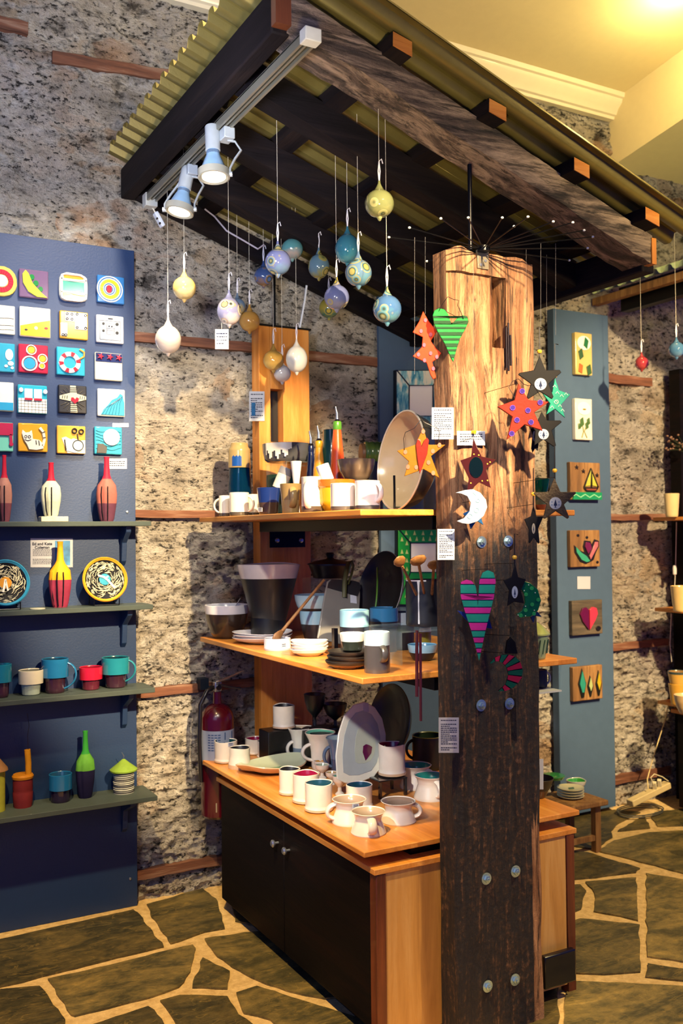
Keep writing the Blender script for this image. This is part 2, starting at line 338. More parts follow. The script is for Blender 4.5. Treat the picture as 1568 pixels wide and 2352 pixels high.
# ================================================================== STRUCTURE
mb = MB(); nx, nz = 500, 360; X0, X1, Z1 = -1.7, 4.4, 4.25
vs_ = []
for j in range(nz+1):
    z = Z1*j/nz
    for i in range(nx+1):
        x = X0+(X1-X0)*i/nx
        q = V((x, .3, z*1.5)); a = noise.fractal(q*2.2, 1.0, 2.1, 4); b = noise.fractal(q*9, .9, 2.1, 4); c = noise.fractal(V((x*20, 2, z*34)), .8, 2, 3)
        d = -.012*a-.012*b-(.010+.016*max(0, min(1, (1.8-z)*1.5)))*max(-.5, c)
        if z > 2.7 or x > 2.9: d += -.012*a*min(1, max(z-2.7, x-2.9))
        if z > 2.7 or x > 2.9: d += -.012*noise.cell(V((x*3+b*.25, 1, z*6+a*.3)))
        vs_.append((x, .016+max(-.022, min(.03, d)), z))
fs = [(j*(nx+1)+i, j*(nx+1)+i+1, (j+1)*(nx+1)+i+1, (j+1)*(nx+1)+i) for j in range(nz) for i in range(nx)]
mb.add(vs_, fs); struct('wall_back', mb, stone_wall_mat())
# floor: grout bed with irregular flagstones
STONES = [
 [(337,2080),(465,2043),(496,2067),(516,2135),(470,2143),(392,2170),(345,2101)],
 [(-300,2230),(0,2161),(306,2092),(316,2098),(376,2177),(335,2187),(223,2214),(0,2270),(-300,2338)],
 [(110,2252),(287,2211),(443,2173),(450,2181),(437,2235),(411,2270),(351,2292),(172,2337),(163,2334),(137,2295)],
 [(-150,2310),(0,2276),(91,2268),(108,2289),(150,2346),(140,2430),(-150,2460)],
 [(470,2159),(559,2145),(620,2140),(850,2290),(745,2297),(658,2279),(575,2247),(522,2216),(491,2190)],
 [(465,2203),(528,2234),(522,2274),(441,2271)],
 [(368,2302),(413,2289),(522,2292),(549,2334),(600,2370),(560,2450),(430,2450),(400,2345)],
 [(543,2284),(590,2268),(669,2294),(773,2326),(850,2350),(880,2420),(700,2420),(620,2345),(560,2330)],
 [(180,2368),(340,2315),(372,2345),(410,2430),(160,2450)],
 [(530,2070),(640,2040),(760,2100),(640,2125),(575,2125),(540,2118)],
 [(1240,1890),(1410,1862),(1470,1868),(1420,1893),(1402,1911),(1406,1925),(1363,1952),(1240,1936)],
 [(1418,1911),(1480,1874),(1493,1904)],
 [(1503,1868),(1640,1850),(1640,1897),(1510,1900),(1495,1880)],
 [(1373,1957),(1410,1933),(1491,1914),(1640,1906),(1640,2030),(1503,1990)],
 [(1200,1945),(1348,1960),(1470,1997),(1460,2006),(1200,2037)],
 [(1200,2046),(1332,2034),(1346,2049),(1334,2090),(1270,2117),(1200,2110)],
 [(1344,2028),(1460,2018),(1465,2117),(1425,2107),(1363,2096),(1365,2053)],
 [(1483,2008),(1640,2036),(1640,2222),(1487,2200)],
 [(1278,2130),(1332,2113),(1468,2127),(1470,2235),(1387,2241),(1293,2237),(1264,2204)],
 [(1487,2216),(1640,2240),(1640,2262),(1483,2247)],
 [(1301,2256),(1640,2272),(1640,2420),(1290,2420)],
 [(1200,2282),(1283,2264),(1281,2420),(1200,2420)]]
mb = MB(); mb.box(-3.2, 4.6, -5.2, .05, -.12, 0, 0); shades = {}
for si, st in enumerate(STONES):
    P_ = [at(px, py, z=0) for px, py in st]; o = []
    for i in range(len(P_)):
        a, b = P_[i], P_[(i+1) % len(P_)]; k = max(2, int((b-a).length/.035)); nn = V((-(b-a).y, (b-a).x, 0)).normalized()
        for j in range(k):
            t = j/k; p = a.lerp(b, t); o.append(p+nn*(.010*noise.noise(p*14+V((si, 0, 0)))*(1 if j else .3)))
    n0 = len(mb.f); mb.plate([(p.x, p.y) for p in o], lambda x, y: V((x, y, 0)), (0, 0, 1), -.004, .007, 1)
    for q in range(n0, len(mb.f)): shades[q] = si
fl = struct('floor', mb, [flag_mat(0), flag_mat(1)])
ca = fl.data.color_attributes.new('shade', 'FLOAT_COLOR', 'CORNER')
tint = [(.55+.9*random.random(),)*1 for _ in STONES]
for p in fl.data.polygons:
    s_ = tint[shades[p.index]][0] if p.index in shades else 1
    for li in p.loop_indices: ca.data[li].color = (s_, s_*.98, s_*.95, 1)
# ceiling, dropped beam, cornice
M_CEIL = plain('e2d2a4', .8, 0, 0, .03); cz = lambda y: 4.125-.14*y
struct('ceiling', MB().hexa([(-3.2, .05, cz(0)), (4.6, .05, cz(0)), (4.6, -5.2, cz(-5.2)), (-3.2, -5.2, cz(-5.2)), (-3.2, .05, cz(0)+.1), (4.6, .05, cz(0)+.1), (4.6, -5.2, cz(-5.2)+.1), (-3.2, -5.2, cz(-5.2)+.1)]), M_CEIL)
bz = lambda y: 3.745-.15*y
struct('trim_1', MB().hexa([(2.715, .04, bz(0)), (4.6, .04, bz(0)), (4.6, -5.2, bz(-5.2)), (2.715, -5.2, bz(-5.2)), (2.715, .04, cz(0)+.02), (4.6, .04, cz(0)+.02), (4.6, -5.2, cz(-5.2)+.02), (2.715, -5.2, cz(-5.2)+.02)]), M_CEIL)
mb = MB(); pr_ = [(.02, 4.02), (-.02, 4.02), (-.025, 4.035), (-.04, 4.04), (-.055, 4.07), (-.085, 4.095), (-.09, 4.115), (-.105, 4.12), (-.11, 4.145), (.02, 4.15)]
mb.add([(x, y, z) for x in (-2.2, 2.715) for y, z in pr_], [(i, (i+1) % 10, 10+(i+1) % 10, 10+i) for i in range(10)]+[tuple(range(10)), tuple(range(10, 20))[::-1]])
struct('trim_2', mb, plain('e6dcc2', .5, 0, .1, .03))
# timber laths let into the wall
ti = 3
for (xa, xb, za, zb, h) in ((-.52, .1, 3.64, 3.68, .05), (-1.0, -.62, 3.74, 3.735, .05), (-.3, .6, 2.475, 2.475, .042), (.62, 1.3, 2.46, 2.46, .045), (-.3, 1.2, 1.695, 1.695, .034), (-.3, .5, .908, .912, .038), (-.3, .45, .122, .122, .04), (2.5, 3.0, 2.49, 2.49, .05), (2.5, 3.1, 1.68, 1.68, .036), (2.5, 3.1, .922, .93, .04), (2.5, 3.1, .16, .16, .05)):
    mb = MB(); n = 14
    for i in range(n):
        a, b = i/n, (i+1)/n; w1, w2 = [.006*noise.noise(V((xa+t*7, za, 0))) for t in (a, b)]
        x1, x2 = xa+(xb-xa)*a, xa+(xb-xa)*b; z1, z2 = za+(zb-za)*a+w1, za+(zb-za)*b+w2
        mb.hexa([(x1, -.014, z1-h/2), (x2, -.014, z2-h/2), (x2, .04, z2-h/2), (x1, .04, z1-h/2), (x1, -.014, z1+h/2), (x2, -.014, z2+h/2), (x2, .04, z2+h/2), (x1, .04, z1+h/2)])
    struct('trim_%d' % ti, mb, M_LATH); ti += 1
# ================================================================== LEFT DISPLAY BOARD
T = thing('display_board', 'tall navy painted board with four shelves against the stone wall, left of the picture', 'display board', (-.7, -.03, 0))
part('back_panel', MB().box(-1.25, -.175, -.03, -.009, 0, 2.85), M_NAVY, T, bevel=.002)
M_SHELFG = plain('454f4c', .55, 0, .1, .1, .1)
for z, dpt in ((1.66, .135), (1.308, .155), (.96, .175), (.515, .20)):
    part('shelf', MB().box(-1.25, -.148, -.03-dpt, -.03, z-.02, z), M_SHELFG, T, bevel=.002)
    for x in (-.235, -1.1):
        mb = MB(); pts = [(-.03, z-.02), (-.03-dpt*.75, z-.02), (-.03-dpt*.72, z-.045), (-.065, z-.09), (-.055, z-.17), (-.03, z-.19)]
        mb.plate(pts, lambda a, b, x=x: V((x, a, b)), (1, 0, 0), -.011, .011); part('bracket', mb, M_NAVY, T, bevel=.002)
for px, py in ((292, 1176), (299, 2018)):
    p = at(px, py, y=-.031); part('screw', MB().lathe(p, [(.006, 0), (.005, .003), (0, .004)], 10, ax=(V((1, 0, 0)), V((0, 0, 1)), NW)), M_STEEL, T)
# ---- relief tiles
TY = -.05
def tile(px, py, base, els, label, wd=.118, ht=None, t=.02, y=-.03, name='relief_tile', cat='tile', group=None, basem=None, round_=0):
    c = at(px, py, y=y-t); ht = ht or wd
    T = thing(name, label, cat, (c.x, y, c.z-ht/2), group)
    mb = MB(); n = 5; pts = []
    for i in range(4*n):
        sd, k = divmod(i, n); u = -1+2*k/n
        a, b = [(u, -1), (1, u), (-u, 1), (-1, -u)][sd]
        if round_: l = (abs(a)**round_+abs(b)**round_)**(1/round_); a, b = a/l, b/l
        j = 1+.02*noise.noise(V((px+a*3, py+b*3, 0))); pts.append((c.x+a*wd/2*j, c.z+b*ht/2*j))
    mb.plate(pts, lambda a, b: V((a, 0, b)), NW, -y, -y+t)
    part('slab', mb, basem or glaze(base), T, bevel=.004)
    fr = lambda a, b: V((c.x+(a-.5)*wd, y-t, c.z+(b-.5)*ht))
    for k, e in enumerate(els):
        nm, colr, sh = e[:3]; h = e[3] if len(e) > 3 else .004
        for grp in ([[q] for q in sh] if nm in ('rivet', 'peg', 'towel', 'riveted_plate', 'red_flower', 'peas', 'pebble', 'yellow_spot', 'white_ring', 'black_mark', 'red_band', 'leaf', 'dot', 'star', 'surfboard') else [sh]):
            mb = MB(); mb.shapes(grp, fr, NW, -.001, h); part('pea' if nm == 'peas' else nm, mb, colr if not isinstance(colr, str) else glaze(colr), T, bevel=.001)
    return T
W_, K_ = 'ece6d2', '15151c'
wave = lambda y0, a=.05, k=1.5, ph=0, x0=.04, x1=.96, n=12: [(x0+(x1-x0)*i/n, y0+a*math.sin(k*2*math.pi*i/n+ph)) for i in range(n+1)]
BT = 'of navy board'
tile(3, 645, 'd8c25a', [('ring', 'b32b3a', [('r', .5, .5, .38, .22)]), ('centre', 'cfe0dc', [('d', .5, .5, .2, .2)])], 'round tile of red and yellow rings cut by left edge, top row '+BT, .125, round_=2.2)
tile(78, 652, '6d5474', [('pea_pod', 'c9cf3c', [('p', [(.1, .8), (.2, .95), (.3, .85), (.45, .5), (.75, .2), (.95, .04), (.6, .04), (.3, .2), (.12, .5)])], .008), ('peas', '1f7a3c', [('d', .42, .72, .09, .1), ('d', .56, .52, .09, .1), ('d', .72, .33, .08, .09)], .006)], 'purple tile with a yellow green pea pod, top row '+BT)
tile(169, 660, 'e9e2cb', [('glaze_pool', '3aa58c', [('b', .12, .35, .88, .7)], .001), ('yellow_band', 'd8d25a', [('b', .12, .08, .88, .25)], .001), ('orange_band', 'd8962f', [('b', .15, .8, .85, .92)], .001), ('raised_rim', 'f4eeda', [('s', [(.08, .1), (.05, .5), (.08, .9), (.25, .97), (.75, .95), (.93, .85), (.95, .5), (.93, .12), (.7, .03), (.25, .03), (.08, .1)], .07), ('s', wave(.28, .03, 1), .06), ('s', wave(.75, .02, 1, 2), .06)], .007)], 'rounded white tile with green yellow and orange bands, top row '+BT, round_=5)
tile(255, 665, '2f6fae', [('ring', W_, [('r', .45, .5, .48, .44), ('r', .45, .5, .4, .36)]), ('green_ring', 'a9b42c', [('r', .45, .5, .36, .24)]), ('line_ring', W_, [('r', .43, .5, .24, .21), ('r', .43, .5, .17, .14)]), ('red_centre', 'c01f35', [('d', .42, .5, .1, .14)], .008)], 'square tile of blue green and white rings with red centre, top right '+BT)
tile(0, 733, 'e6dfca', [('line_pattern', K_, [('s', wave(.3, .01), .02), ('s', wave(.55, .01), .02), ('s', wave(.15, .01), .02)], .002)], 'cream tile with thin black lines cut by left edge, second row '+BT)
tile(81, 740, 'efe6cf', [('sand', 'd8a82a', [('p', [(.02, .02), (.98, .02), (.98, .6), (.5, .48), (.02, .35)])], .002), ('pebble', 'b8d6b8', [('d', .52, .3, .06, .06)]), ('figure', K_, [('d', .2, .22, .05, .03)]), ('red_shell', 'b5303a', [('d', .85, .32, .06, .04)])], 'white and mustard tile with tiny figures on sand, second row '+BT, .124)
tile(170, 747, 'd99f2b', [('riveted_plate', 'ece8dc', [('b', .02, .08, .26, .55), ('b', .18, .62, .5, .96), ('b', .52, .35, .96, .96)], .004), ('rivet', '2a2a2a', [('r', x, y, .05, .025) for x, y in ((.1, .12), (.2, .12), (.25, .7), (.42, .7), (.25, .88), (.42, .88), (.6, .9), (.9, .88), (.9, .42), (.6, .42))], .008)], 'mustard tile with white riveted plates, second row '+BT)
tile(253, 756, 'e9e9e6', [('black_mark', '15151c', [('b', .42, .86, .6, .9), ('d', .25, .68, .05, .05), ('d', .75, .7, .06, .06), ('d', .25, .42, .05, .05), ('d', .75, .38, .06, .06), ('d', .46, .6, .03, .03), ('d', .56, .6, .03, .03)]), ('line_pattern', '15151c', [('s', [(.12, .1), (.12, .8), (.88, .8), (.88, .1), (.12, .1)], .02), ('s', [(.38, .3), (.38, .7), (.65, .7), (.65, .3), (.38, .3)], .015), ('s', [(.38, .45), (.65, .45)], .012), ('s', [(.38, .52), (.65, .52)], .012)], .002)], 'white tile with black dots and boxed lines, second row right '+BT)
tile(0, 820, '2f93b0', [('pebble', 'e8e4d6', [('d', .8, .6, .13, .2), ('d', .85, .3, .1, .08), ('d', .7, .2, .06, .05), ('d', .9, .15, .05, .05)])], 'turquoise black tile with white pebbles cut by left edge, third row '+BT)
tile(77, 824, 'a81f3a', [('white_ring', W_, [('r', .42, .8, .18, .14, 1), ('r', .36, .32, .27, .22), ('r', .8, .52, .17, .13), ('r', .78, .26, .11, .08)], .007), ('yellow_spot', 'd8b432', [('d', .42, .8, .12, .12), ('d', .8, .52, .11, .11), ('d', .78, .26, .07, .07)], .005), ('blue_spot', '2f93b8', [('d', .36, .32, .2, .2)], .005)], 'crimson tile with white ringed yellow and blue circles, third row '+BT)
tile(163, 830, '2fa0b8', [('life_ring', W_, [('r', .45, .45, .38, .22)], .008), ('red_band', 'c02838', [('p', [(.45+r*math.cos(t+d), .45+r*math.sin(t+d)) for r, d in ((.23, -.2), (.385, -.2), (.385, .2), (.23, .2))]) for t in (.2, 1.25, 2.3, 3.3, 4.4, 5.4)], .010), ('hook', 'd39a35', [('s', [(.8, .6), (.95, .7), (.96, .85), (.8, .95)], .06)], .008)], 'turquoise tile with a red and white life ring, third row '+BT)
tile(250, 842, 'e8dfc0', [('dark_top', '1d2a5a', [('b', .02, .66, .98, .98)], .003), ('red_flower', 'b8283a', [('p', [(cx+r*math.cos(2*math.pi*i/10), .84+r*math.sin(2*math.pi*i/10)) for i, r in enumerate([.13, .05]*5)]) for cx in (.18, .52, .85)], .012)], 'cream tile with red flowers along its dark top, third row right '+BT)
tile(-3, 910, 'e9e4d0', [('blue_band', '2f93c0', [('b', .02, .02, .98, .3)])], 'cream and blue tile cut by left edge, fourth row '+BT)
tile(75, 917, '2aa0b8', [('tiled_front', 'ece9dc', [('b', .02, .02, .98, .52)], .003), ('grid_pattern', K_, [('b', .02, y, .98, y+.012) for y in (.12, .22, .32, .42)]+[('b', x, .02, x+.012, .52) for x in (.1, .22, .34, .46, .58, .7, .82, .92)], .004), ('towel', 'efe9e0', [('b', .22, .45, .48, .85), ('b', .54, .45, .8, .85)], .009), ('red_stripe', 'c03040', [('b', .22, .45, .48, .53), ('b', .54, .45, .8, .53)], .011), ('peg', 'efe9e0', [('d', .1, .8, .07, .08), ('d', .92, .78, .07, .08)], .01)], 'turquoise tile with two towels hung over white tiling, fourth row '+BT)
tile(167, 917, '1b1a20', [('striped_body', 'd9d2ae', [('p', [(.4, .02), (.66, .02), (.62, .4), (.97, .5), (.97, .62), (.64, .7), (.6, .98), (.4, .98), (.4, .72), (.03, .6), (.03, .48), (.42, .42)])], .005), ('stripe_pattern', K_, [('s', [(.4, y), (.64, y+.01)], .02) for y in (.06, .13, .2, .27, .34, .76, .83, .9)]+[('s', [(x, .5), (x+.02, .62)], .02) for x in (.12, .2, .28, .74, .82, .9)], .008), ('heart', 'c02838', [('p', [(.55, .33), (.42, .45), (.43, .55), (.5, .56), (.55, .5), (.62, .57), (.7, .53), (.68, .43)])], .012), ('ray_pattern', '4a463c', [('s', [(.5+.2*math.cos(t), .5+.2*math.sin(t)), (.5+.5*math.cos(t), .5+.45*math.sin(t))], .03) for t in (.5, .8, 1.1, 2.0, 2.3, 2.6, 3.7, 4.0, 4.3, 5.1, 5.4, 5.7)], .003)], 'black tile with a striped cream figure and red heart, fourth row '+BT)
tile(256, 925, 'e9e3d3', [('wave', '2f93b0', [('p', [(.1, .05), (.97, .04), (.97, .5), (.9, .8), (.8, .85), (.7, .7), (.5, .6), (.35, .4), (.2, .25)])], .005), ('wave_pattern', '1a4a6a', [('s', [(.15+.12*i, .06), (.3+.1*i, .3+.04*i), (.55+.07*i, .5+.05*i), (.8+.02*i, .62+.03*i)], .018) for i in range(6)], .007)], 'white tile with a big turquoise wave, fourth row right '+BT)
tile(-4, 1003, '6fbfae', [('red_drip', 'a82a48', [('b', .1, .55, .98, .98), ('s', [(.9, .6), (.92, .3)], .1), ('d', .92, .25, .07, .07)], .008)], 'pale green tile with crimson drips cut by left edge, bottom row '+BT)
tile(76, 1005, 'd09a22', [('cat', W_, [('p', [(.12, .62), (.14, .75), (.24, .66), (.36, .68), (.44, .75), (.47, .6), (.48, .45), (.7, .42), (.82, .3), (.85, .12), (.6, .06), (.35, .08), (.28, .25), (.18, .4)]), ('s', [(.82, .2), (.88, .45), (.84, .7), (.72, .85)], .09)], .008), ('stripe_pattern', K_, [('s', [(.58, .4), (.6, .25)], .025), ('s', [(.68, .4), (.7, .22)], .025), ('s', [(.83, .5), (.92, .52)], .025), ('s', [(.8, .68), (.9, .72)], .025), ('r', .24, .52, .05, .035), ('r', .36, .52, .05, .035), ('s', [(.2, .42), (.3, .38), (.42, .42)], .02)], .011)], 'mustard tile with a white striped cat, bottom row '+BT)
tile(164, 1010, 'dba53c', [('white_glaze', 'ece6d6', [('p', [(.35, .02), (.98, .02), (.98, .5), (.6, .45), (.3, .6), (.15, .55)])], .003), ('mouse_body', 'b9c8cc', [('p', [(.3, .1), (.4, .45), (.55, .55), (.8, .48), (.95, .3), (.85, .1), (.6, .03)])], .007), ('outline_pattern', K_, [('r', .72, .3, .2, .17), ('r', .6, .82, .1, .06), ('r', .84, .8, .1, .06), ('s', [(.3, .12), (.25, .5)], .03), ('s', [(.7, .72), (.73, .5)], .03)], .01)], 'yellow tile with pale mouse shape and dark winding key, bottom row '+BT)
tile(249, 1012, '2f9ab4', [('moon', 'ece9e6', [('d', .6, .62, .3, .3)], .008), ('wave_pattern', '1a5a7a', [('s', wave(.2+.13*i, .05, 1.2, i*.6), .02) for i in range(6)], .003), ('black_rock', '26262c', [('p', [(.06, .03), (.42, .03), (.44, .25), (.3, .38), (.1, .36)])], .006)], 'turquoise tile with white disc and black rock, bottom right '+BT)
def card(fr, n, x0, y0, x1, y1, nm, label, cat='card', lines=0, img=None, th=.0012, title=None, group=None):
    """px rectangle card on frame fr, rows of small print as thin ink"""
    a = fr((x0+x1)/2, y1); T = thing(nm, label, cat, a, group)
    part('sheet', MB().plate([(x0, y0), (x1, y0), (x1, y1), (x0, y1)], fr, n, 0, th), M_PAPER, T)
    if lines:
        mb = MB(); h = (y1-y0)/(lines+2.0)
        for i in range(lines):
            yy = y0+h*(i+1.2); 
            if i in (1, lines-3) and lines > 6: continue
            xa = x0+(x1-x0)*.1; xe = x0+(x1-x0)*(.9 if i % 4 != 3 else random.uniform(.4, .7)); xx = xa
            while xx < xe-1:
                l = random.uniform(2, 5.5); mb.shapes([('b', xx, yy, min(xx+l, xe), yy+min(2.0, h*.42))], fr, n, th, th+.0003); xx += l+1.1
        part('print', mb, M_INK, T)
    if img: part('picture', MB().shapes([('b',)+img], fr, n, th, th+.0004), plain('2f6fa8', .5, 0, 0, .6), T)
    return T
def text_mesh(s, size, loc, X, Z, mat_, parent, name='lettering', extr=.0004):
    cu = bpy.data.curves.new('t', 'FONT'); cu.body = s; cu.size = size; cu.align_x = 'CENTER'; cu.extrude = extr; cu.space_line = .9; cu.offset = size*.02
    to = bpy.data.objects.new('t', cu); COL.objects.link(to); bpy.context.view_layer.update()
    me = bpy.data.meshes.new_from_object(to); bpy.data.objects.remove(to)
    X, Z = V(X).normalized(), V(Z); Nn = X.cross(Z)
    me.transform(Matrix(((X.x, Z.x, Nn.x, loc.x-LOC[parent.name].x), (X.y, Z.y, Nn.y, loc.y-LOC[parent.name].y), (X.z, Z.z, Nn.z, loc.z-LOC[parent.name].z), (0, 0, 0, 1))))
    me.materials.clear(); me.materials.append(mat_); o = bpy.data.objects.new(name, me); COL.objects.link(o); o.parent = parent; LOC[o.name] = LOC[parent.name]; return o
FB = FY(-.031)
card(FB, NW, 258, 972, 295, 981, 'label_card', 'narrow blank white label strip beside the bottom right tile on the navy board')
card(FB, NW, 247, 1053, 291, 1077, 'label_card', 'small white label card beside the bottle neck on the navy board', lines=3)
T = card(FB, NW, 70, 1236, 167, 1303, 'poster', 'pale poster with a name heading and blue picture behind the mustard bottle', 'poster')
mb = MB()
for i in range(13):
    if i in (6, 7): continue
    yy = 1262+i*2.7; xx = 75
    while xx < 119:
        l = random.uniform(2, 5); mb.shapes([('b', xx, yy, min(xx+l, 120), yy+1.2)], FB, NW, .0012, .0016); xx += l+1
part('print', mb, M_INK, T)
part('picture', MB().shapes([('b', 126, 1242, 161, 1298)], FB, NW, .0012, .0016), plain('3f86c8', .5, 0, 0, .9), T)
text_mesh('Ed and Kate\nColeman', .0165, at(97, 1252, y=-.0335), (1, 0, 0), (0, 0, 1), M_INK, T)
# ================================================================== VESSEL BUILDER
def solve(box, z, y=None, e_top=1.0, e_bot=1.0):
    x0, x1, y0, y1 = box; pc = (x0+x1)/2
    if y is not None: P0 = at(pc, y1, y=y); P0.z = z; w_ = dep(P0); front = False
    else: P0 = at(pc, y1, z=z); w_ = dep(P0); front = True
    R = (x1-x0)/2*w_/F
    c = P0+HD*R*e_bot if front else P0
    w_ = dep(c); R = (x1-x0)/2*w_/F; e = (CAM.z-z)/w_
    if front: H = (y1-y0)*w_/F-R*(e_top+e_bot)*abs(e)
    else:
        zt = (at(pc, y0, y=y)).z; H = zt-z
    return V((c.x, c.y, z)), R, max(H, .008), w_
def prof(out, R, H, bands, inner, th=.004, lid=False, depth=.92):
    """outside profile (r,z) fractions -> closed vessel wall with glaze bands"""
    def m_(z):
        for lim, i in bands:
            if z < lim: return i
        return bands[-1][1]
    L = []
    for k in range(len(out)-1):
        (a, za), (b, zb) = out[k], out[k+1]; n = max(1, int(abs(zb-za)*14))
        for j in range(n):
            t = j/n; L.append((R*(a+(b-a)*t), H*(za+(zb-za)*t), m_(za+(zb-za)*(t+.5/n))))
    a, za = out[-1]; L.append((R*a, H*za, m_(za)))
    if lid: return [(0, 0, bands[0][1])]+L+([(0, H*za, m_(za))] if a > .001 else [])
    L.append((R*a-th*.5, H*za+th*.3, m_(1))); L.append((R*a-th, H*za-th*.4, inner))
    for k in range(len(out)-2, -1, -1):
        b, zb = out[k]
        if zb < 1-depth:
            a2, za2 = out[k+1]; t = (1-depth-zb)/(za2-zb+1e-9); L.append((max(R*(b+(a2-b)*t)-th*1.3, .001), H*(1-depth), inner)); break
        L.append((max(R*b-th, .001), H*zb, inner))
    L.append((max(L[-1][0]*.8, .0005), H*(1-depth), inner)); L.append((0, H*(1-depth), inner))
    return [(0, 0, bands[0][1])]+L
SH = dict(
 mug=[(.9, 0), (.97, .03), (1, .1), (1, .95), (.99, 1)],
 taper=[(.72, 0), (.78, .03), (.98, .9), (1, 1)],
 cup=[(.86, 0), (1.0, .04), (1.0, .12), (.94, .17), (.95, .6), (.97, 1)],
 flare=[(.98, 0), (1, .05), (.86, .35), (.74, .62), (.8, .85), (.98, 1)],
 cone=[(.45, 0), (.5, .04), (.97, .93), (1, 1)],
 bowl=[(.45, 0), (.52, .02), (.75, .3), (.93, .65), (1, 1)],
 tbowl=[(.55, 0), (.68, .1), (.88, .45), (.97, .75), (1, 1)],
 plate=[(.55, 0), (.62, .1), (.85, .5), (.98, .9), (1, 1)],
 goblet=[(.62, 0), (.6, .04), (.16, .1), (.13, .32), (.3, .4), (.7, .55), (.92, .8), (1, 1)],
 lassi=[(.52, 0), (.58, .05), (.62, .5), (.76, .8), (1, 1)],
 jar=[(.85, 0), (.98, .08), (1, .7), (.8, .85), (.78, 1)],
 crock=[(.98, 0), (1, .03), (1, .97), (1, 1)],
 bottle=[(.62, 0), (.66, .02), (.95, .2), (1.0, .34), (.92, .46), (.5, .6), (.32, .68), (.3, .8), (.3, .98), (.3, 1)],
 waist=[(.75, 0), (.72, .06), (.8, .5), (1, 1)])
def pot(name, label, cat, box, z, shape, cols, bands=None, inner=None, y=None, handle=None, group=None, wob=0, th=.004, seg=40, sticker=None, flute=0, squash=1, mats=None, tilt=None, depth=.92, lid=False):
    c, R, H, w_ = solve(box, z, y, SH[shape][-1][0] if isinstance(shape, str) else shape[-1][0], (SH[shape] if isinstance(shape, str) else shape)[0][0])
    out = SH[shape] if isinstance(shape, str) else shape
    ms = mats or [glaze(q) if isinstance(q, str) else q for q in cols]
    bands = bands or [(2, 0)]; inner = len(ms)-1 if inner is None else inner
    T = thing(name, label, cat, c, group); sd = random.random()*9
    def fn(t, r, zz, i):
        q = zz/max(H, 1e-6)
        if wob: zz += wob*H*max(0, q-.6)*2.2*(math.sin(2*t+sd)+.5*math.sin(3*t+2*sd)); r *= 1+wob*.35*math.sin(3*t+sd+q*2)
        if flute and q < flute[1]: r *= 1+.05*abs(math.sin(flute[0]*t/2))-.03
        return r, zz
    ax = None
    if tilt: d = V(tilt).normalized(); X = d.cross(V((0, 1, .01))).normalized(); ax = (X, d.cross(X), d)
    mb = MB(); mb.lathe(c, prof(out, R, H, bands, inner, th, lid, depth), seg, fn if (wob or flute) else None, ax, squash)
    b = part('body', mb, ms, T)
    if handle:
        for (ang, za, zb, ext, rad, mi) in (handle if isinstance(handle, list) else [handle]):
            d = HR*math.cos(math.radians(ang))+HD*math.sin(math.radians(ang))
            rr = lambda f_: R*next((out[i][0]+(out[i+1][0]-out[i][0])*(f_-out[i][1])/(out[i+1][1]-out[i][1]+1e-9) for i in range(len(out)-1) if out[i][1] <= f_ <= out[i+1][1]), .9)
            ra, rb = rr(za)*.97, rr(zb)*.97; E_ = R*ext; P_ = []
            for i in range(15):
                t = i/14; s_ = math.sin(math.pi*t)**.75; q = za+(zb-za)*(t-.04*math.sin(2*math.pi*t)); P_.append(c+d*(ra+(rb-ra)*t+E_*s_)+V((0, 0, H*q)))
            part('handle', MB().tube(P_, rad, 10, 0, 1.9), ms[mi], T)
    if sticker:
        ang, f_ = sticker; d = HR*math.cos(math.radians(ang))+HD*math.sin(math.radians(ang)); X = V((0, 0, 1)).cross(d)*-1; p = c+d*(R*1.01)+V((0, 0, H*f_))
        fr = lambda a, b_: p+X*a+V((0, 0, b_)); st = part('price_sticker', MB().plate([(-.012, -.008), (.012, -.008), (.012, .008), (-.012, .008)], fr, d, 0, .0015), M_PAPER, T)
        mb = MB(); [mb.shapes([('b', -.009, q, .008, q+.002)], fr, d, .0015, .002) for q in (-.005, 0, .004)]; part('print', mb, M_INK, st)
    T_R[T.name] = (c, R, H); return T
T_R = {}
# ================================================================== ITEMS ON THE NAVY BOARD SHELVES
RED, MUS, TEAL, BLU = 'b01f38', 'd39a20', '1f7f96', '1d6a9c'
BZ = (1.66, 1.308, .96, .515); BY = -.10
def torso(px0, px1, py0, py1, z, neck, body, low, label, y=BY, split=.33, group=None, seam=True):
    c, R, H, w_ = solve((px0, px1, py0, py1), z, y)
    T = thing('bottle', label, 'bottle', c, group)
    out = [(.6, 0), (.72, .05), (.95, .28), (1.0, .42), (.88, .56), (.45, .66), (.3, .72), (.26, .85), (.24, .97), (.27, 1)]
    def fn(t, r, zz, i):
        q = zz/H
        if q < .6: r *= 1-.13*max(0, math.cos(3*t+.6))**6*min(1, (.62-q)*6)
        if q > .66: r *= 1+.03*math.sin(q*160)
        return r, zz
    P_ = prof(out, R, H, [(split, 2), (.62, 1), (2, 0)], 0, .004, False, .3)
    part('body', MB().lathe(c, P_, 48, fn, None, .8), [paint(neck), paint(body), paint(low)], T)
    if seam:
        for a in (-110, -70) if not isinstance(seam, tuple) else seam:
            d = HR*math.cos(math.radians(a))+HD*math.sin(math.radians(a))
            part('groove', MB().tube([c+d*(R*k*(1 if abs(a) == 90 else .97))+V((0, 0, H*q)) for q, k in ((.02, .6), (.15, .78), (.3, .87), (.42, .93), (.54, .83))], .0022, 6), paint('14101a'), T)
    return T
torso(-8, 28, 1046, 1194, BZ[0], RED, 'a8766a', '7a4650', 'red necked bottle with pinkish brown body cut by the left picture edge')
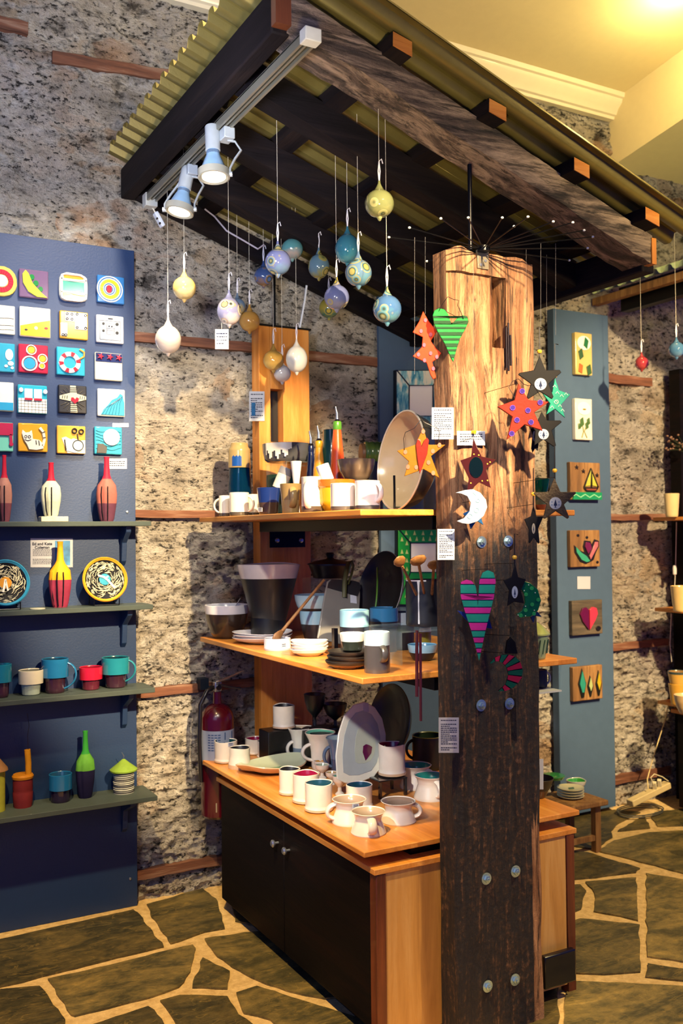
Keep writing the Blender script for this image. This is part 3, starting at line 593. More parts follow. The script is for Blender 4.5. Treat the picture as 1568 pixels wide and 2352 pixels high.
T = solo('plinth', MB().box(*(lambda a, b: (a.x, b.x))(at(93, 1190, y=-.13), at(155, 1190, y=-.13)), -.145, -.085, 1.66, 1.681), paint('cfc6ae'), at(124, 1194, y=-.1), 'small cream wooden block under the white fluted bottle', 'block', bevel=.002)
torso(94, 141, 1063, 1181, 1.681, RED, 'c8ccb4', 'b9c0ac', 'red necked bottle with white grooved body standing on a cream block')
torso(221, 270, 1050, 1194, BZ[0], RED, '9a5a52', '5c3548', 'red necked bottle with copper and plum body beside a small white label card')
torso(112, 165, 1244, 1391, BZ[1], MUS, MUS, '8a2f48', 'tall mustard bottle with plum fluted base in front of the poster', split=.36, seam=(-125, -90, -55))
def stand_plate(px, py, rx, ry, rim, cen, label, y=-.10):
    c = at(px, py, y=y); w_ = dep(c); R = ry*w_/F; T = thing('decorative_plate', label, 'plate', (c.x, y, BZ[1]))
    ax = (V((1, 0, 0)), V((0, .2, .98)).normalized(), V((0, -.98, .2)).normalized())
    c = V((c.x, y, BZ[1]+R+.012))
    part('dish', MB().lathe(c, [(0, -.012, 0), (R*.6, -.012, 0), (R*.97, .002, 0), (R, .012, 0), (R*.96, .016, 0), (R*.87, .008, 1), (R*.6, 0, 1), (0, -.002, 1)], 48, None, ax), [paint(rim), paint('14161e')], T)
    mb = MB(); rnd = random.Random(px)
    P = lambda u, v: c+ax[0]*u+ax[1]*v+ax[2]*.007
    for i in range(230):
        r = R*math.sqrt(rnd.uniform(.07, .68)); a = rnd.uniform(0, 6.28); u, v = r*math.cos(a), r*math.sin(a); b = a+1.57+1.3*noise.noise(V((u*30, v*30, 0))); l = rnd.uniform(.006, .012); cv = rnd.uniform(-.4, .4)
        pts = [P(u-math.cos(b)*l+0, v-math.sin(b)*l), P(u+math.cos(b+1.57)*l*cv, v+math.sin(b+1.57)*l*cv), P(u+math.cos(b)*l, v+math.sin(b)*l)]
        mb.tube(pts, [.0006, .0013, .0006], 5)
    part('leaf_strokes', mb, paint('d8d2b4'), T)
    part('centre_disc', MB().lathe(c+ax[2]*.003, [(0, 0), (R*.26, 0), (R*.25, .005), (0, .006)], 24, None, ax), paint(cen), T)
    fr = lambda a, b: c+ax[0]*(a*R)+ax[1]*(b*R)
    part('white_bird', MB().shapes([('s', [(-.3, .18), (-.05, .1), (.12, -.05), (.4, -.4)] if px > 100 else [(0, .15), (-.05, -.1), (-.12, -.4)], .09), ('s', [(0, .05), (.15, .12)] if px > 100 else [(0, .1), (.08, -.35)], .07)], fr, ax[2], .008, .012), paint('e8e6da'), T)
    part('wire_stand', MB().tube([V((c.x-R*.55, y-.035, BZ[1]+.03)), V((c.x-R*.55, y-.035, BZ[1]+.003)), V((c.x-R*.55, y+.05, BZ[1]+.003)), V((c.x-R*.55, y+.045, BZ[1]+R)), ], .0025, 6).tube([V((c.x+R*.55, y-.035, BZ[1]+.03)), V((c.x+R*.55, y-.035, BZ[1]+.003)), V((c.x+R*.55, y+.05, BZ[1]+.003)), V((c.x+R*.55, y+.045, BZ[1]+R))], .0025, 6).tube([V((c.x-R*.55, y-.033, BZ[1]+.003)), V((c.x+R*.55, y-.033, BZ[1]+.003))], .0025, 6), M_BLKMET, T)
stand_plate(12, 1337, 56, 54, '2f86b0', 'c98a2a', 'black and white leaf plate with blue rim, cut by the left picture edge')
stand_plate(240, 1337, 55, 52, 'c9952a', '2f8fae', 'round black and white leaf plate with mustard rim and blue centre on a wire stand')
c = at(85, 1396, y=-.13); solo('coaster', MB().lathe(V((c.x, -.14, BZ[1])), [(0, 0), (.03, 0), (.03, .003), (0, .003)], 24), paint('b9b9a8'), (c.x, -.14, BZ[1]), 'flat pale disc lying in front of the blue rimmed plate', 'coaster')
CB = [(.47, 1), (2, 0)]; FLT = (14, .45); CU = [(.62, 0), (.7, .04), (.76, .44), (.98, .47), (1, .95), (1, 1)]
CUB = dict(y=-.10, flute=FLT)
pot('cup', 'teal cup with dark fluted base cut by the left picture edge', 'cup', (-22, 26, 1526, 1598), BZ[2], CU, [TEAL, '4a2436', TEAL], CB, **CUB)
pot('beaker', 'small cream beaker with dark drips and fluted base on the third navy shelf', 'beaker', (43, 99, 1539, 1597), BZ[2], CU, ['cfc7b0', 'a9b7a8', '6a6a62'], CB, **CUB)
pot('mug', 'large blue mug with dark fluted base, left of the small red cup', 'mug', (96, 157, 1513, 1588), BZ[2], CU, [BLU, '3a2030', '123a5a'], CB, handle=(0, .88, .12, .75, .004, 0), **CUB)
pot('cup', 'small glossy red cup with plum base between two blue mugs', 'cup', (182, 235, 1532, 1589), BZ[2], CU, ['b01a34', '5a1c30', '7a1024'], CB, **CUB)
pot('mug', 'large turquoise mug with dark fluted base at the right end of the third navy shelf', 'mug', (234, 297, 1510, 1579), BZ[2], CU, ['217f92', '3a2030', '123a4a'], CB, handle=(0, .9, .2, .6, .004, 0), **CUB)
# bottom navy shelf
c, R, H, w_ = solve((-28, 11, 1767, 1860), BZ[3], -.11)
T = thing('lantern_jar', 'yellow green ceramic house jar with brown cone roof cut by the left picture edge', 'jar', c)
part('body', MB().lathe(c, [(0, 0), (R, 0), (R, H), (0, H)], 32), paint('a8a83a'), T)
part('roof', MB().lathe(c+V((0, 0, H)), [(0, -.004), (R*1.35, -.004), (R*1.3, .004), (.004, .055), (0, .055)], 32), paint('9a7048'), T)
c, R, H, w_ = solve((29, 76, 1778, 1843), BZ[3], -.10)
T = thing('lidded_pot', 'dark red barrel pot with mustard lid and upright mustard spout holding a twig', 'pot', c)
part('body', MB().lathe(c, [(0, 0), (R*.85, 0), (R*.93, H*.2), (R*.95, H*.45), (R*.9, H*.5), (R*.95, H*.55), (R*.93, H*.9), (0, H*.9)], 36), paint('7a2a2c'), T)
part('lid', MB().lathe(c+V((0, 0, H*.88)), [(0, 0), (R, 0), (R*1.03, H*.07), (R*.9, H*.13), (0, H*.13)], 36), paint('c07a18'), T)
sp = c+HR*R*.55+V((0, 0, H*.95)); part('spout', MB().tube([sp, sp+V((0, 0, .05)), sp-HR*.004+V((0, 0, .105))], .012, 14), paint('c98a1c'), T)
part('twig', MB().tube([sp+V((0, 0, .10)), sp+V((-.003, 0, .16)), sp+V((.003, 0, .2)), sp+V((-.004, 0, .25))], .0013, 6), M_BLACK, T)
pot('cup', 'low blue cup with dark base beside the green bottle', 'cup', (113, 165, 1777, 1838), BZ[3], [(.8, 0), (.84, .05), (.86, .42), (1, .45), (1, 1)], [BLU, '241a34', '164a70'], CB, **CUB)
torso(174, 219, 1679, 1824, BZ[3], '2f8a34', '5fa03a', '1d1a3a', 'tall green bottle with dark fluted base on the lowest navy shelf', split=.4, seam=False)
c, R, H, w_ = solve((258, 310, 1768, 1826), BZ[3], -.10); R *= .9
T = thing('lidded_jar', 'black and white striped jar with green cone lid and wire twig', 'jar', c)
L = []
for i in range(25): q = i/24; L.append((R*(1+.03*math.sin(q*24*2.2)), H*q, int(i % 2)))
part('body', MB().lathe(c, [(0, 0, 0)]+L+[(0, H, 0)], 36), [paint('c8cac0'), paint('23232c')], T)
part('lid', MB().lathe(c+V((0, 0, H)), [(0, -.003), (R*1.32, -.003), (R*1.34, .003), (R*.6, .028), (.006, .045), (0, .046)], 36), paint('7f9f3c'), T)
part('twig', MB().tube([c+V((0, 0, H+.044)), c+V((.002, 0, H+.058)), c+V((-.008, 0, H+.075))], .001, 6), M_STEEL, T)
# ================================================================== DISPLAY UNIT
T = thing('cabinet', 'low cabinet with black stained doors and pale timber end under the mug counter', 'cabinet', (.52, -.9, 0))
part('body', MB().box(.14, .90, -1.53, -.25, .05, .545), M_BLACKWOOD, T, bevel=.002)
part('plinth', MB().box(.17, .87, -1.5, -.28, 0, .05), M_BLACK, T)
part('top_board', MB().box(.108, .93, -1.562, -.24, .545, .563), M_ORANGE, T, 'pale orange board edge', bevel=.002)
part('end_panel', MB().box(.150, .885, -1.555, -1.53, .03, .545), M_END, T, 'pale knotty timber panel', bevel=.002)
part('corner_post', MB().box(.115, .150, -1.560, -1.52, 0, .545), wood('2a1008', '6a2e14', '9a5026', 'z'), T, bevel=.002)
part('corner_post', MB().box(.885, .92, -1.560, -1.52, 0, .545), wood('2a1008', '6a2e14', '9a5026', 'z'), T, bevel=.002)
for ya, yb, ky in ((-1.515, -.892, -.94), (-.888, -.27, -.842)):
    d = part('door', MB().box(.118, .14, ya, yb, .055, .54), M_BLACKWOOD, T, bevel=.003)
    p = V((.118, ky, .447)); A3 = (V((0, 1, 0)), V((0, 0, 1)), V((-1, 0, 0)))
    part('knob', MB().lathe(p, [(.005, 0), (.005, .014), (.013, .018), (.014, .024), (.009, .029), (0, .03)], 20, None, A3), M_STEEL, d)
solo('countertop', MB().box(.08, .958, -1.548, -.15, .600, .618), M_ORANGE, (.52, -.9, .6), 'honey coloured timber counter carrying white mugs and platters', 'counter', bevel=.003)
solo('counter_bracket', MB().box(.28, .76, -1.50, -.3, .563, .600), M_BLKMET, (.52, -.9, .563), 'black steel bracket between counter and cabinet', 'bracket')
for z, nm in ((1.152, 'honey timber shelf of dark and white stoneware, middle level of the display'), (1.675, 'highest honey timber shelf of the display with mugs and oil bottles')):
    T = thing('shelf_board', nm, 'shelf', (.52, -.85, z-.02))
    part('board', MB().box(.08, .40 if z > 1.5 else .958, -1.548, -.13, z-.02, z) if z < 1.5 else MB().box(.08, .958, -1.548, -.13, z-.02, z), M_ORANGE, T, bevel=.003)
    part('steel_bracket', MB().box(.36, .40, -1.53, -.15, z-.065, z-.02).box(.62, .66, -1.53, -.15, z-.065, z-.02), M_BLKMET, T, bevel=.001)
# rear upright with slot
T = thing('timber_upright', 'orange timber upright with a dark slot standing at the wall behind the shelves', 'upright', (.5, -.1, 0))
ux0, ux1, uy0, uy1 = .372, .63, -.13, -.05
s0, s1 = at(622, 1015, y=-.13), at(650, 895, y=-.13)
part('trunk', MB().box(ux0, s0.x, uy0, uy1, 0, 2.555).box(s1.x, ux1, uy0, uy1, 0, 2.555).box(s0.x, s1.x, uy0, uy1, 0, s0.z).box(s0.x, s1.x, uy0, uy1, s1.z, 2.555), M_ORANGEZ, T, bevel=.002)
part('slot_back', MB().box(s0.x, s1.x, -.07, -.052, s0.z, s1.z), M_BLACK, T)
p0, p1 = at(620, 1258, y=-.135), at(700, 1217, y=-.135)
pl = part('steel_plate', MB().box(p0.x, p1.x, -.137, -.13, p0.z, p1.z+.02), M_BLKMET, T)
for px in (636, 691):
    p = at(px, 1241, y=-.137); part('bolt', MB().lathe(p, [(.011, 0), (.011, .004), (.006, .006), (.006, .012), (0, .012)], 14, None, (V((1, 0, 0)), V((0, 0, 1)), NW)), M_STEEL, pl)
part('steel_cap', MB().box(ux0-.01, ux1+.01, uy0-.005, uy1, 2.555, 2.563), M_BLKMET, T)
part('rod', MB().tube([V((.47, -.09, 2.56)), V((.47, -.09, 2.86))], .008, 10), M_BLKMET, T)
# ------------------------------------------------------------------ big front post
T = thing('timber_post', 'massive weathered timber post with bolts and a carved mortise, foreground right', 'post', (.53, -1.6, 0))
PX0, PX1, PY0, PY1, PZ = .365, .692, -1.657, -1.564, 2.50
rec = (at(1036, 900, y=PY0).x, at(1133, 900, y=PY0).x, at(1080, 805, y=PY0).z, at(1080, 626, y=PY0).z)
slt = (at(1134, 720, y=PY0).x, at(1160, 720, y=PY0).x, at(1150, 800, y=PY0).z, at(1150, 640, y=PY0).z)
xs = sorted(set([PX0+(PX1-PX0)*i/26 for i in range(27)]+[rec[0], rec[0]+.003, rec[1], slt[0]+.002, slt[1], slt[1]+.003]))
zs = sorted(set([PZ*i/200 for i in range(201)]+[slt[2], slt[2]+.004, slt[3], slt[3]+.004, rec[3], rec[3]+.003]))
mb = MB(); G = {}; pv = []
for j, z in enumerate(zs):
    for i, x in enumerate(xs):
        e = min(x-PX0, PX1-x); xx = x; dd = .006*noise.fractal(V((x*22, 0, z*3)), 1, 2, 3)+.004*noise.noise(V((x*60, 1, z*9)))
        if e < .02: dd += (.02-e)**2*14*(1+.8*noise.noise(V((x*2, 5, z*5))))
        if i in (0, len(xs)-1): xx += .006*noise.noise(V((x*9, 3, z*4)))+(.0 if i else 0)
        crack = abs(x-(.575+.012*noise.noise(V((0, 0, z*3)))))
        if crack < .004 and .9 < z < 2.05: dd += .012
        if rec[0] <= x-.001 and x < rec[1] and z < rec[3] and z > rec[2]-.1: dd += .012*min(1, max(0, (z-(rec[2]-.1))/.1))
        if slt[0] < x-.001 and x <= slt[1] and slt[2] < z-.001 and z <= slt[3]+.001: dd = .085
        zt = z+(.02*noise.noise(V((x*14, 9, 0))) if j == len(zs)-1 else 0)
        pv.append(V((xx, PY0+dd, zt)))
n = len(xs); fs = []
for j in range(len(zs)-1):
    for i in range(n-1): fs.append((j*n+i, j*n+i+1, (j+1)*n+i+1, (j+1)*n+i))
mb.add(pv, fs, 0)
bk = [V((x, PY1+.006*noise.noise(V((x*9, 7, z*4))), z)) for z in zs for x in (xs[0], xs[-1])]
o = len(mb.v); mb.v += bk
for j in range(len(zs)-1):
    mb.f.append((j*n, (j+1)*n, o+(j+1)*2, o+j*2)); mb.m.append(0)
    mb.f.append((j*n+n-1, o+j*2+1, o+(j+1)*2+1, (j+1)*n+n-1)); mb.m.append(0)
    mb.f.append((o+j*2, o+(j+1)*2, o+(j+1)*2+1, o+j*2+1)); mb.m.append(0)
J = len(zs)-1; mb.f.append(tuple(J*n+i for i in range(n))+(o+J*2+1, o+J*2)); mb.m.append(0)
mb.f.append(tuple(range(n))[::-1]+(o, o+1)); mb.m.append(0)
part('trunk', mb, old_timber(1.80, 'weathered_post_timber'), T)
def bolt(p, parent, r=.0125):
    ax = (V((1, 0, 0)), V((0, 0, 1)), NW)
    b = part('bolt', MB().lathe(p, [(r*1.45, 0), (r*1.45, .003), (r*.9, .0035), (r*.9, .011), (r*.5, .012), (r*.45, .017), (0, .018)], 6, None, ax).lathe(p, [(r*1.5, 0), (r*1.5, .0025), (0, .0027)], 24, None, ax), plain('a8c4d0', .25, .8), parent)
for px, py in ((1105, 1245), (1166, 1243), (1104, 1620), (1169, 1616), (1116, 2018), (1183, 2001), (1119, 2265), (1182, 2250)): bolt(at(px, py, y=PY0-.002), T)
a, b = at(1096, 616, y=PY0-.004), at(1121, 577, y=PY0-.004)
pl = part('steel_plate', MB().box(a.x, b.x, PY0-.006, PY0+.004, a.z, b.z), plain('8c8474', .4, .7), T, bevel=.001)
for px, py in ((1103, 608), (1114, 599)): part('screw', MB().lathe(at(px, py, y=PY0-.006), [(.006, 0), (.005, .003), (0, .0032)], 12, None, (V((1, 0, 0)), V((0, 0, 1)), NW)), M_STEEL, pl)
part('rod', MB().tube([at(1080, 572, y=-1.6), at(1078, 378, y=-1.6)], .0075, 10), M_BLKMET, T)
# spoked wire wheel hung at the head of the post
HUB = at(1110, 572, y=PY0-.02); T = thing('wire_spoke_hanger', 'wheel of thin wire spokes with white tips at the head of the big post', 'hanger', HUB)
part('hub', MB().lathe(HUB-V((0, 0, .008)), [(0, 0), (.02, 0), (.02, .016), (0, .016)], 20), M_BLKMET, T)
for px, py in ((940, 523), (893, 545), (1012, 502), (1153, 500), (1212, 498), (1270, 509), (1315, 511), (1341, 529), (1361, 544), (1349, 570), (1307, 598), (1075, 500), (980, 600), (1180, 520)):
    d = ray(px, py); best = (px-1110)
    # tips lie on a circle of radius .36 m around the hub, level with it
    q = d.normalized(); t = None
    zt = HUB.z+.02*(1 if py < 560 else -.2); k = (zt-CAM.z)/q.z; p = CAM+q*k; v = V((p.x-HUB.x, p.y-HUB.y, 0))
    if v.length > .42: p = HUB+v.normalized()*.36+V((0, 0, (CAM+q*((HUB-CAM).length)).z-HUB.z if abs(px-1110) > 150 else .0)); w2 = (HUB-CAM).dot(HD)+ (p-HUB).dot(HD)*.6; p = atd(px, py, w2)
    part('spoke', MB().tube([HUB, p], .0018, 6), M_BLKMET, T); 
    part('tip', MB().lathe(p-V((0, 0, .004)), [(0, 0), (.004, .002), (.004, .006), (0, .008)], 8), plain('d9e6ea', .4), T)
# ================================================================== CANOPY
RS = -.352; rz = lambda x: 3.08+RS*(x+.18)
T = thing('canopy_roof', 'sloping canopy of corrugated iron on dark timber rafters above the shelves', 'canopy', (.55, -.85, 2.6))
def slope_bar(x0, x1, y0, y1, h, dz=0): # rafter between x0 and x1 following the slope
    mb = MB(); n = 24
    for i in range(n):
        xa, xb = x0+(x1-x0)*i/n, x0+(x1-x0)*(i+1)/n; mb.hexa([(xa, y0, rz(xa)+dz), (xb, y0, rz(xb)+dz), (xb, y1, rz(xb)+dz), (xa, y1, rz(xa)+dz), (xa, y0, rz(xa)+dz+h), (xb, y0, rz(xb)+dz+h), (xb, y1, rz(xb)+dz+h), (xa, y1, rz(xa)+dz+h)])
    return mb
mb = MB(); n = 60; q = []
for i in range(n+1):
    x = -.185+(1.455)*i/n; k = .010*noise.noise(V((x*4, 0, 0)))+.004*noise.noise(V((x*20, 0, 0)))
    for jj, f in enumerate((0, .25, .5, .75, 1)):
        q.append(V((x, -1.635+.006*noise.noise(V((x*6, jj*3, 1)))+.004*noise.noise(V((x*25, jj*9, 1))), rz(x)+k*(1-f)+.105*f)))
    q.append(V((x, -1.50, rz(x)+.105))); q.append(V((x, -1.50, rz(x)+k)))
for i in range(n):
    for jj in range(7):
        l = (jj+1) % 7; mb.f.append((i*7+jj, (i+1)*7+jj, (i+1)*7+l, i*7+l)); mb.m.append(0)
mb.v = q; mb.f += [tuple(range(7)), tuple(n*7+k for k in range(7))[::-1]]; mb.m += [0, 0]
part('front_rafter', mb, old_timber(-9, 'weathered_rafter_timber', 'x', pale=('9a8474', '4c3e38', '1a161a')), T, 'weathered grey brown beam')
for y in (-1.25, -.86, -.46): part('rafter', slope_bar(-.17, 1.26, y, y+.085, .105), M_DARKBEAM if y != -.84 else wood('160c08', '3a1c0e', '6a3416', 'x'), T)
part('rafter', slope_bar(-.17, 1.26, -.075, -.025, .1), M_DARKBEAM, T)
part('high_beam', MB().box(-.235, -.175, -1.60, -.03, 3.07, 3.20), M_DARKBEAMY, T, bevel=.006)
part('low_beam', MB().box(1.255, 1.315, -1.60, -.03, 2.55, 2.67), M_DARKBEAMY, T, bevel=.006)
part('beam_end', MB().box(-.235, -.178, -1.632, -1.60, 3.085, 3.21), wood('3a1c10', '6a3820', '8a5030', 'z'), T)
part('beam_end', MB().box(1.262, 1.285, -1.640, -1.56, 2.57, 2.665), M_ORANGEZ, T)
for x in (.155, .515, .87, 1.2):
    k = rz(x)+.098; mb = MB(); mb.hexa([(x-.034, -1.70, k+.009), (x+.034, -1.70, k-.009), (x+.034, -.03, k-.009), (x-.034, -.03, k+.009), (x-.034, -1.70, k+.052), (x+.034, -1.70, k+.036), (x+.034, -.03, k+.036), (x-.034, -.03, k+.052)])
    pu = part('purlin', mb, M_DARKBEAMY, T)
    part('sawn_end', MB().hexa([(x-.034, -1.703, k+.009), (x+.034, -1.703, k-.009), (x+.034, -1.70, k-.009), (x-.034, -1.70, k+.009), (x-.034, -1.703, k+.052), (x+.034, -1.703, k+.036), (x+.034, -1.70, k+.036), (x-.034, -1.703, k+.052)]), wood('8a4a1a', 'c07a34', 'd89a50', 'x', 2), pu)
M_IRON = plain('74683a', .34, .45, 0, .12, .1)
def corrug(x0, x1, y0, y1, zf, pitch, amp, th=.003, pw=.6):
    mb = MB(); n = int((y1-y0)/pitch*10); V0 = []
    for i in range(n+1):
        y = y0+(y1-y0)*i/n; c = math.sin(2*math.pi*(y-y0)/pitch); c = math.copysign(abs(c)**pw, c)*amp
        for x in (x0, x1):
            for t in (0, th): V0.append(V((x, y, zf(x)+c+t)))
    mb.v = V0
    for i in range(n):
        a, b = i*4, (i+1)*4
        mb.f += [(a, b, b+2, a+2), (a+1, a+3, b+3, b+1), (a, a+1, b+1, b), (a+2, b+2, b+3, a+3)]; mb.m += [0]*4
    return mb
part('corrugated_sheet', corrug(-.285, 1.40, -1.76, -.01, lambda x: rz(x)+.168, .098, .017, .003, .22), M_IRON, T)
# second canopy at the right
T = thing('canopy_roof', 'pale green corrugated canopy edge over a dark beam at the upper right', 'canopy', (2.9, -1, 2.85))
z2 = lambda x: 2.985+.34*(x-2.54)
part('corrugated_sheet', corrug(2.5, 3.9, -1.9, .0, z2, .098, .017), plain('a8bfa4', .45, .3, 0, .1), T)
part('low_beam', MB().box(2.60, 2.66, -1.9, -.16, 2.84, 2.96), M_BLKMET, T, bevel=.004)
part('purlin', MB().box(2.54, 2.585, -1.9, .0, 2.905, 2.945), M_RUSTIC, T)
for y in (-.2, -1.0, -1.85): part('rafter', MB().hexa([(2.6, y, 2.93), (3.9, y, 3.37), (3.9, y+.05, 3.37), (2.6, y+.05, 2.93), (2.6, y, 2.98), (3.9, y, 3.42), (3.9, y+.05, 3.42), (2.6, y+.05, 2.98)]), M_DARKBEAM, T)
# ================================================================== TRACK AND LAMPS
TX, TZ = -.165, 3.003
T = thing('lighting_track', 'pale metal lighting track slung under the canopy rafters', 'track', (TX, -.9, TZ))
part('rail', MB().box(TX-.022, TX-.014, -1.70, -.24, TZ, TZ+.03).box(TX+.014, TX+.022, -1.70, -.24, TZ, TZ+.03).box(TX-.022, TX+.022, -1.70, -.24, TZ+.026, TZ+.032).box(TX-.003, TX+.003, -1.70, -.24, TZ+.004, TZ+.026), plain('8e8c80', .35, .5), T)
part('end_cap', MB().box(TX-.026, TX+.026, -1.735, -1.695, TZ-.004, TZ+.036), plain('d8dad6', .4), T, bevel=.003)
part('end_cap', MB().box(TX-.026, TX+.026, -.25, -.20, TZ-.02, TZ+.036), plain('b8bab6', .4), T, bevel=.003)
M_LAMP = plain('b4bcc4', .35, .2); M_BULB = plain('8fb4d8', .25, .1, .3)
def lamp(px_a, py_a, px_t, py_t, px_l, py_l, side, label):
    A = at(px_a, py_a, z=TZ); w_ = dep(A)-.02
    top, bot = atd(px_t, py_t, w_), atd(px_l, py_l, w_-.02); ax = (bot-top).normalized(); L = (bot-top).length
    X = ax.cross(V((0, 1, 0))).normalized(); Y = ax.cross(X); fr3 = (X, Y, ax)
    T = thing('track_spotlight', label, 'spotlight', A)
    part('adapter', MB().box(A.x-.02, A.x+.02, A.y-.03, A.y+.03, A.z-.035, A.z+.004), M_LAMP, T, bevel=.003)
    part('socket', MB().lathe(top, [(0, 0), (.024, 0), (.026, .004), (.026, L*.47), (.022, L*.48), (0, L*.48)], 24, None, fr3), M_LAMP, T)
    bp = [(0, L*.46), (.021, L*.46), (.022, L*.56), (.03, L*.66), (.043, L*.86), (.048, L*.95)]
    b = part('bulb', MB().lathe(top, bp+[(.046, L*.96), (0, L*.95)], 32, lambda t, r, z, i: (r*(1+(.05*abs(math.sin(8*t)) if .5*L < z < .9*L else 0)), z), fr3), M_BULB, T)
    part('print_band', MB().lathe(top, [(.0228, L*.49), (.0232, L*.50), (.0238, L*.55), (.0228, L*.555)], 24, None, fr3), plain('5a6f8a', .5, 0, 0, .9), b)
    part('lens', MB().lathe(top, [(0, L*.985), (.038, L*.98), (.041, L*.965), (0, L*.96)], 32, None, fr3), plain('fff0c8', .4, 0, 0, 0, 0, 0, 7), b)
    part('bezel', MB().lathe(top, [(.05, L*.86), (.0555, L*.87), (.0555, L*1.0), (.05, L*1.01), (.042, L*.99), (.046, L*.9)], 36, None, fr3), plain('a8a79c', .4, .3), T)
    s_ = bot-ax*.012; hp = A-V((0, 0, .035))
    for sg in ((1, -1) if side == 0 else (side,)):
        e = s_+HR*sg*.057; e = e-HR*0
        part('yoke', MB().tube([hp+HR*sg*.004, hp+HR*sg*.03-V((0, 0, .004)), hp+HR*sg*.05-V((0, 0, .035)), hp.lerp(e, .55)+HR*sg*.022, e+V((0, 0, .02)), e], .004, 8, 0, 2.2), M_LAMP, T)
        part('knob', MB().lathe(e, [(0, -.006), (.009, -.006), (.009, .008), (0, .009)], 14, None, (HD, V((0, 0, 1)), HR*sg)), M_LAMP, T)
    return top, bot
la = lamp(520, 300, 487, 291, 491, 408, 1, 'pale track spotlight pointing down with its lit face toward the board, upper of two')
lb = lamp(437, 385, 433, 386, 411, 488, 0, 'lower track spotlight in a two armed yoke, nearer the stone wall')
for (a, b), tg in ((la, (-.45, -.03, 1.9)), (lb, (.15, 0, 1.7))):
    spot('track_spotlight_beam', b+(b-a).normalized()*.02, tg, 38, 75, (1, .84, .58), .035, .6)
c = at(372, 482, y=-.2); T = thing('socket_outlet', 'white dangling power socket at the wall end of the lighting track', 'socket', c-V((0, 0, .08)))
c2 = at(362, 505, y=-.25); part('body', MB().bar(at(356, 488, y=-.22), at(374, 521, y=-.22), .032, .018), plain('d4dcec', .4), T, bevel=.004)
part('slots', MB().bar(at(360, 500, y=-.235), at(361, 504, y=-.235), .014, .004).bar(at(366, 511, y=-.235), at(368, 515, y=-.235), .014, .004), M_BLACK, T)
part('cord', MB().tube([V((TX, -.22, TZ-.01)), at(352, 480, y=-.22), at(358, 492, y=-.22)], .003, 6), M_STRING, T)
mb = MB().tube([at(470, 480, y=-.3), at(492, 497, y=-.3), at(520, 530, y=-.35), at(560, 553, y=-.4), at(592, 572, y=-.45), at(606, 562, y=-.45)], .0035, 8)
solo('power_cable', mb, plain('a49cac', .5), at(530, 540, y=-.35), 'thin pale cable looping under the canopy behind the lamps', 'cable')
solo('white_cord', MB().tube([at(704, 656, y=-.12), at(700, 690, y=-.12), at(690, 745, y=-.12), at(684, 772, y=-.10)], .005, 8), plain('c8ccd4', .5), at(700, 700, y=-.12), 'short white cord hanging beside the top of the orange upright', 'cord')
# ================================================================== GLASS FLOATS
FL = [ # px, py, half width px, colours, label words, teardrop
 (423, 662, 27, ('c89a3c', 'e6cf8a', 'f0e6c8'), 'amber glass float hanging over the stone wall, nearest the navy board', 1.0, 0),
 (386, 780, 30, ('e0c8bc', 'f0e2da', 'd8b8b0'), 'pale pink pearly glass float, lowest at the left', 1.1, 0),
 (545, 704, 19, ('5a7aa8', 'c8a848', '8aa0b8'), 'small blue and yellow glass float behind the lilac and white one', 1.0, 0),
 (526, 715, 28, ('8a8cc8', 'f0e6e4', 'c8a878'), 'lilac float with white top above a hanging paper tag', 1.15, 1),
 (573, 738, 24, ('c8882c', 'd8a040', 'e0b050'), 'plain orange glass float beside the lilac and white one', 1.0, 0),
 (605, 635, 22, ('1a3a8a', '8a5a2c', '2a5ab0'), 'dark blue and brown glass float behind the lilac blue cluster', 1.0, 1),
 (671, 572, 25, ('3a8a9c', 'a89898', '6a9aa8'), 'pink grey glass float with teal base, upper one of the left cluster', .95, 0),
 (638, 602, 30, ('5a6ac0', '5a8ac0', 'b8b070'), 'lilac blue glass float with ringed spots in front of its cluster', 1.0, 1),
 (732, 612, 25, ('4a78a0', '8a8a3c', 'a8983c'), 'olive and blue glass float with a pointed foot, alone in the middle', 1.12, 1),
 (806, 487, 26, ('4a7aa0', '8a8a50', 'a8a070'), 'olive and pale blue glass float hanging above the teal one', 1.0, 1),
 (871, 468, 34, ('6a7440', '98985a', 'b0ac70'), 'large olive mottled glass float, highest of all', .95, 1),
 (823, 627, 31, ('4a78b8', '4a90c0', 'a8a050'), 'blue glass float with olive rings, behind and right of the teal one', 1.0, 1),
 (798, 572, 29, ('0f6a98', '2a8fae', 'b09a50'), 'teal blue streaky glass float with long pointed foot', 1.2, 0),
 (755, 708, 23, ('b09a20', '2a6a5a', 'd8b830'), 'yellow and dark green glass float half hidden behind a lilac blue one', 1.0, 1),
 (773, 683, 29, ('5a6ac0', '8a90b8', 'c8b040'), 'lilac blue glass float with yellow ringed spot, low centre', 1.0, 1),
 (889, 710, 33, ('2a62b8', '4a9ac0', 'a8b080'), 'deep blue glass float with pale green top, rightmost of the cluster', .98, 1),
 (648, 858, 20, ('c0c4dc', 'e0dce4', 'b8b8d0'), 'grey white glass float behind the gold and pearl pair', 1.0, 0),
 (628, 828, 24, ('b8862a', 'd8b45a', '9a7430'), 'glossy gold glass float in front of the orange upright', 1.0, 0),
 (681, 825, 25, ('d8dce8', 'f0eef0', 'c8ccd8'), 'pearl white glass float with long pointed foot', 1.25, 0)]
